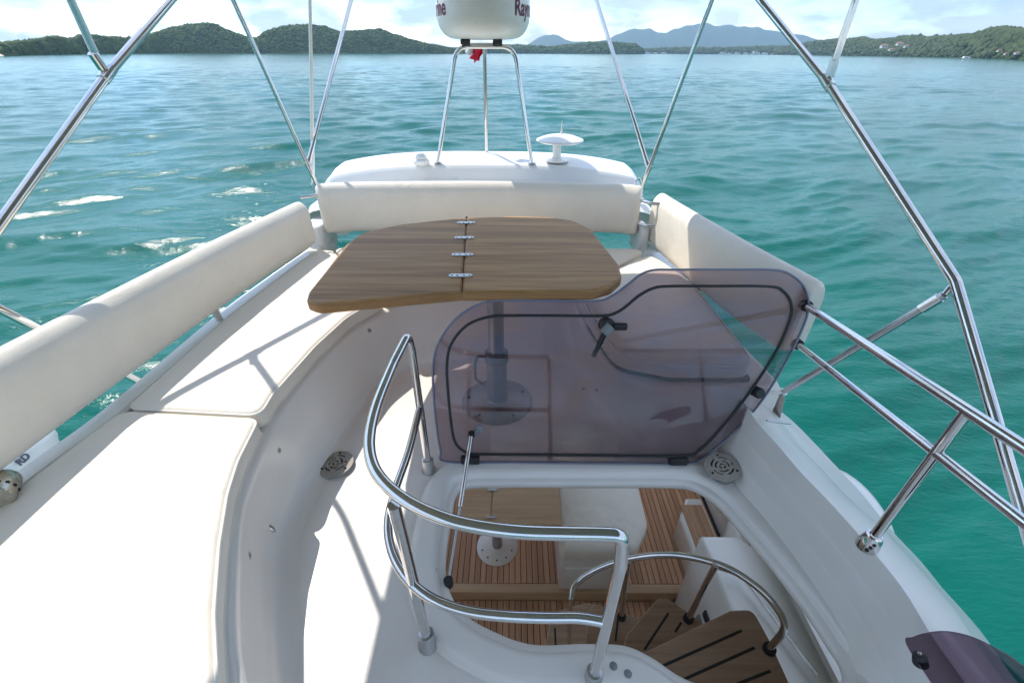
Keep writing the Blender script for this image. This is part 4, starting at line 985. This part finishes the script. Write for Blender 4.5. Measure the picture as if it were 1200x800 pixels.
# flag hanging under the mast plate
fg = empty('flag', PY(556, 60, 4.45)); tag(fg, 'small red and white flag hanging behind the mast legs', 'flag')
def cloth(name, px, m):
    pts = [PY(x, y, 4.45) for x, y in px]; a, b, c, d_ = pts; rows = []
    for i in range(9):
        rows.append([a.lerp(b, i/8).lerp(d_.lerp(c, i/8), j/8)+Vector((0, .02*math.sin(i*.9+j*.4), 0)) for j in range(9)])
    loft(name, thick(rows, .002), m, fg, closed_v=True)
cloth('red_field', ((551, 52), (563, 52), (564, 63), (554, 75)), M_red); cloth('red_field', ((554, 60), (563, 56), (560, 72), (548, 69)), M_red)
cloth('white_field', ((541, 57), (553, 57), (550, 66), (544, 63)), M_white)

# ================================================================== STAIR AND COCKPIT FURNITURE
stt = empty('stair', (.9, 1.0, -1.3)); tag(stt, 'curved teak stair descending from the hatch to the cockpit', 'stair')
def tread(px, z, slots, rad=.04):
    loop = fillet([P(x, y, z) for x, y in px], rad, 6, True)
    t = plate('tread', loop, z-.035, z, .008, M_tread, stt)
    for a, b in slots:
        A_, B_ = P(*a, z), P(*b, z); d = (B_-A_).normalized(); n = Vector((-d.y, d.x, 0))*.0055
        bm = bmesh.new(); vs = [bm.verts.new(p) for p in (A_-n+Vector((0, 0, .0015)), B_-n+Vector((0, 0, .0015)), B_+n+Vector((0, 0, .0015)), A_+n+Vector((0, 0, .0015)))]
        lo = [bm.verts.new(v.co-Vector((0, 0, .004))) for v in vs]; bm.faces.new(vs)
        for k in range(4): bm.faces.new((vs[k], vs[(k+1) % 4], lo[(k+1) % 4], lo[k]))
        fin('grip_strip', bm, M_dark, t, smooth=False)
tread([(742, 770), (858, 713), (884, 712), (905, 750), (935, 815), (930, 860), (800, 860)], -.50, [((776, 780), (871, 737)), ((800, 796), (886, 757)), ((850, 806), (905, 784))])
tread([(732, 758), (736, 742), (772, 700), (782, 698), (826, 728), (846, 742), (800, 800), (740, 800)], -.76, [((757, 760), (785, 717)), ((793, 739), (800, 728))])
tread([(688, 752), (690, 715), (700, 705), (722, 716), (752, 722), (770, 745), (740, 790), (688, 790)], -1.02, [((723, 750), (726, 724))])
tread([(640, 756), (650, 716), (690, 705), (706, 710), (716, 760), (690, 790), (640, 790)], -1.28, [((652, 735), (653, 755))])
box('stair_stringer', (.25, .35, -1.9), (.33, .95, -1.0), M_gel2, stt, bev=.01)
hr = [P(672, 745, -1.26), P(671, 700, -.66), P(676, 684, -.60), P(700, 667, -.53), P(738, 654, -.43), P(790, 649, -.32), P(845, 660, -.24), P(885, 683, -.24), P(910, 708, -.27), P(921, 733, -.34), P(904, 757, -.48)]
tube('handrail', catmull(hr[1:], 6), .0150, M_steel, stt, 14)
tube('handrail_post', line(P(670, 700, -.66), P(669, 752, -1.26)), .013, M_steel, stt, 12)
for a, b in ((P(737, 656, -.43), P(730, 722, -1.0)), (P(840, 660, -.235), P(808, 724, -.75))):
    tube('handrail_post', line(a, b), .0150, M_steel, stt, 14)
    lathe('post_foot', [(0, .02), (.024, .018), (.026, 0), (0, 0)], b, M_black, stt, 16)
lathe('post_foot', [(0, .02), (.026, .018), (.028, 0), (0, 0)], P(903, 759, -.498), M_black, stt, 16)
lr = tube('locker_rail', fillet([P(843, 664, -1.13), P(872, 674, -1.13), P(960, 790, -1.13)], .04), .011, M_steel, None, 12)
tag(lr, 'thin steel grab rail running along the top of the cockpit locker', 'grab rail')
# cockpit table
ct = empty('cockpit_table', (-.09, 2.29, ZF)); tag(ct, 'pale teak cockpit table seen through the top of the hatch', 'table')
zc = -1.35; fy = P(600, 615, zc).y; xl, xr_, xm = P(538, 615, zc).x, P(660, 615, zc).x, P(576.5, 612, zc).x
for a, b in ((xl, xm-.003), (xm+.003, xr_)):
    plate('table_leaf', [Vector((a, fy, 0)), Vector((b, fy, 0)), Vector((b, fy+1.1, 0)), Vector((a, fy+1.1, 0))], zc-.04, zc, .008, M_table2, ct)
for yy in (P(582, 574, zc).y, P(578, 606, zc).y):
    h = box('hinge', (xm-.045, yy-.015, zc+.0005), (xm+.045, yy+.015, zc+.004), M_steel2, ct, bev=.001)
    for k in (-.03, -.01, .01, .03): screw((xm+k, yy, zc+.004), (0, 0, 1), .006, m=M_steel, parent=h)
qx, qy = P(584, 640, ZF).x, P(584, 640, ZF).y
lathe('pedestal_base', [(0, .03), (.05, .03), (.175, .012), (.185, .004), (.185, .0)], (qx, qy, ZF), M_gel2, ct, 40)
lathe('pedestal_post', [(.045, .02), (.045, .35), (.036, .36), (.036, zc-ZF-.045), (0, zc-ZF-.045)], (qx, qy, ZF), M_alu, ct, 24)
for a in (200, 235, 270, 305, 340): screw((qx+.14*math.cos(R(a)), qy+.14*math.sin(R(a)), ZF+.018), (0, 0, 1), .007, m=M_dark, parent=ct)
# cockpit seat
cs = empty('moulded_bench', (.75, 2.4, ZF)); tag(cs, 'cream moulded cockpit seat with a rounded cushion and drawer below', 'seat')
sy = P(655, 690, ZF).y
prism('seat_box', [(.40, sy), (.86, sy), (1.0, sy+.3), (1.0, 3.6), (.40, 3.6)], ZF, -1.60, M_gel, cs, .03)
box('drawer', (.43, sy-.012, ZF+.04), (.80, sy+.01, -1.72), M_gel, cs, bev=.006)
domed_plate('seat_pad', fillet([Vector(p) for p in ((.38, sy-.02, 0), (.95, sy-.02, 0), (1.10, sy+.2, 0), (1.12, 2.75, 0), (.38, 2.75, 0))], [.07, .1, .2, .07, .07], 6, True), -1.598, -1.45, .05, M_vinyl, cs, .01, step=.08)
domed_plate('seat_pad', fillet([Vector(p) for p in ((.38, 2.77, 0), (1.12, 2.77, 0), (1.08, 3.5, 0), (.38, 3.5, 0))], .07, 6, True), -1.598, -1.45, .05, M_vinyl, cs, .01, step=.08)
# ================================================================== SMOKED DEFLECTOR AT THE STARBOARD CORNER
o_, n_ = Vector((1.13, .6, .33)), Vector((-.40, .25, 1)).normalized()
sc = empty('wind_deflector', (1.3, .5, .33)); tag(sc, 'dark smoked wind deflector panel at the bottom right corner', 'windscreen')
pl = catmull([PP(x, y, o_, n_) for x, y in ((1064, 752), (1072, 744), (1090, 738.5), (1112, 737), (1140, 743), (1170, 757), (1200, 776), (1260, 830), (1250, 900), (1150, 900), (1105, 815))], 6, True)
flatplate('smoked_panel', pl, n_, .006, M_tint2, sc)
bm = bmesh.new(); add_lathe(bm, [(0, .016), (.010, .014), (.016, .006), (.018, -.02), (0, -.02)], PP(1080, 768, o_, n_), 18, n_); kn = fin('fixing_knob', bm, M_black, sc)
bm = bmesh.new(); add_lathe(bm, [(0, .019), (.005, .018), (.005, .012)], PP(1080, 768, o_, n_), 12, n_); fin('screw', bm, M_steel, kn)

# ================================================================== PORT CORNER: socket and raft canister
sk = empty('tube_socket', (-1.76, 1.02, .36)); tag(sk, 'steel tube socket with dark holes beside the port seat cushion', 'socket')
a = P(-6, 556, .42); b = P(18, 586, .37)
c_ = P(-1, 579, .47); sax = Vector((.45, -.62, .10)).normalized()
lathe('socket_body', [(0, -.07), (.040, -.07), (.046, -.062), (.046, -.02), (.050, -.018), (.050, .05), (.046, .058), (0, .058)], c_, M_brass, sk, 28, sax)
for k in range(6):
    cv = (Vector((0, 0, CAMZ))-c_).normalized(); cv = (cv-sax*cv.dot(sax)).normalized(); cv = Matrix.Rotation(R(-62+k*25), 3, sax) @ cv
    screw(c_+cv*.050+sax*.016, cv, .0065, name='hole', m=M_dark, parent=sk)
rc = empty('raft_canister', (-2.1, 1.2, 0)); tag(rc, 'blue grey canister with dark RD lettering outboard of the port seat', 'canister')
q0, q1 = P(-30, 590, .05), P(66, 505, .05)
dv = (q1-q0); L_ = dv.length
bm = bmesh.new(); add_lathe(bm, [(0, 0), (.12, 0), (.135, .02), (.135, L_*.55), (.12, L_*.8), (.05, L_), (0, L_)], q0+Vector((-.06, 0, -.02)), 32, dv); fin('canister_shell', bm, M_canister, rc)
cu = bpy.data.curves.new('lettering', 'FONT'); cu.body = 'RD'; cu.size = .044; cu.extrude = .001; cu.offset = .0015
ob = bpy.data.objects.new('tmp', cu); C.objects.link(ob); bpy.context.view_layer.update()
me = bpy.data.meshes.new_from_object(ob.evaluated_get(bpy.context.evaluated_depsgraph_get())); bpy.data.objects.remove(ob)
ax0 = q0+Vector((-.06, 0, -.02)); u_ = dv.normalized(); r_ = ray(24, 549).normalized(); cam0 = Vector((0, 0, CAMZ)); best = None
for k in range(700):
    p = cam0+r_*(1+k*.005); q = p-ax0; dd_ = (q-u_*q.dot(u_)).length
    if dd_ < .1365: best = p; break
if best is None: best = cam0+r_*1.9
q = best-ax0; w_ = (q-u_*q.dot(u_)).normalized(); v_ = w_.cross(u_)
best = ax0+u_*q.dot(u_)+w_*.137
me.transform(Matrix(((u_.x, v_.x, w_.x, best.x), (u_.y, v_.y, w_.y, best.y), (u_.z, v_.z, w_.z, best.z), (0, 0, 0, 1))))
me.materials.clear(); lt = link('lettering', me, M_navy, rc)
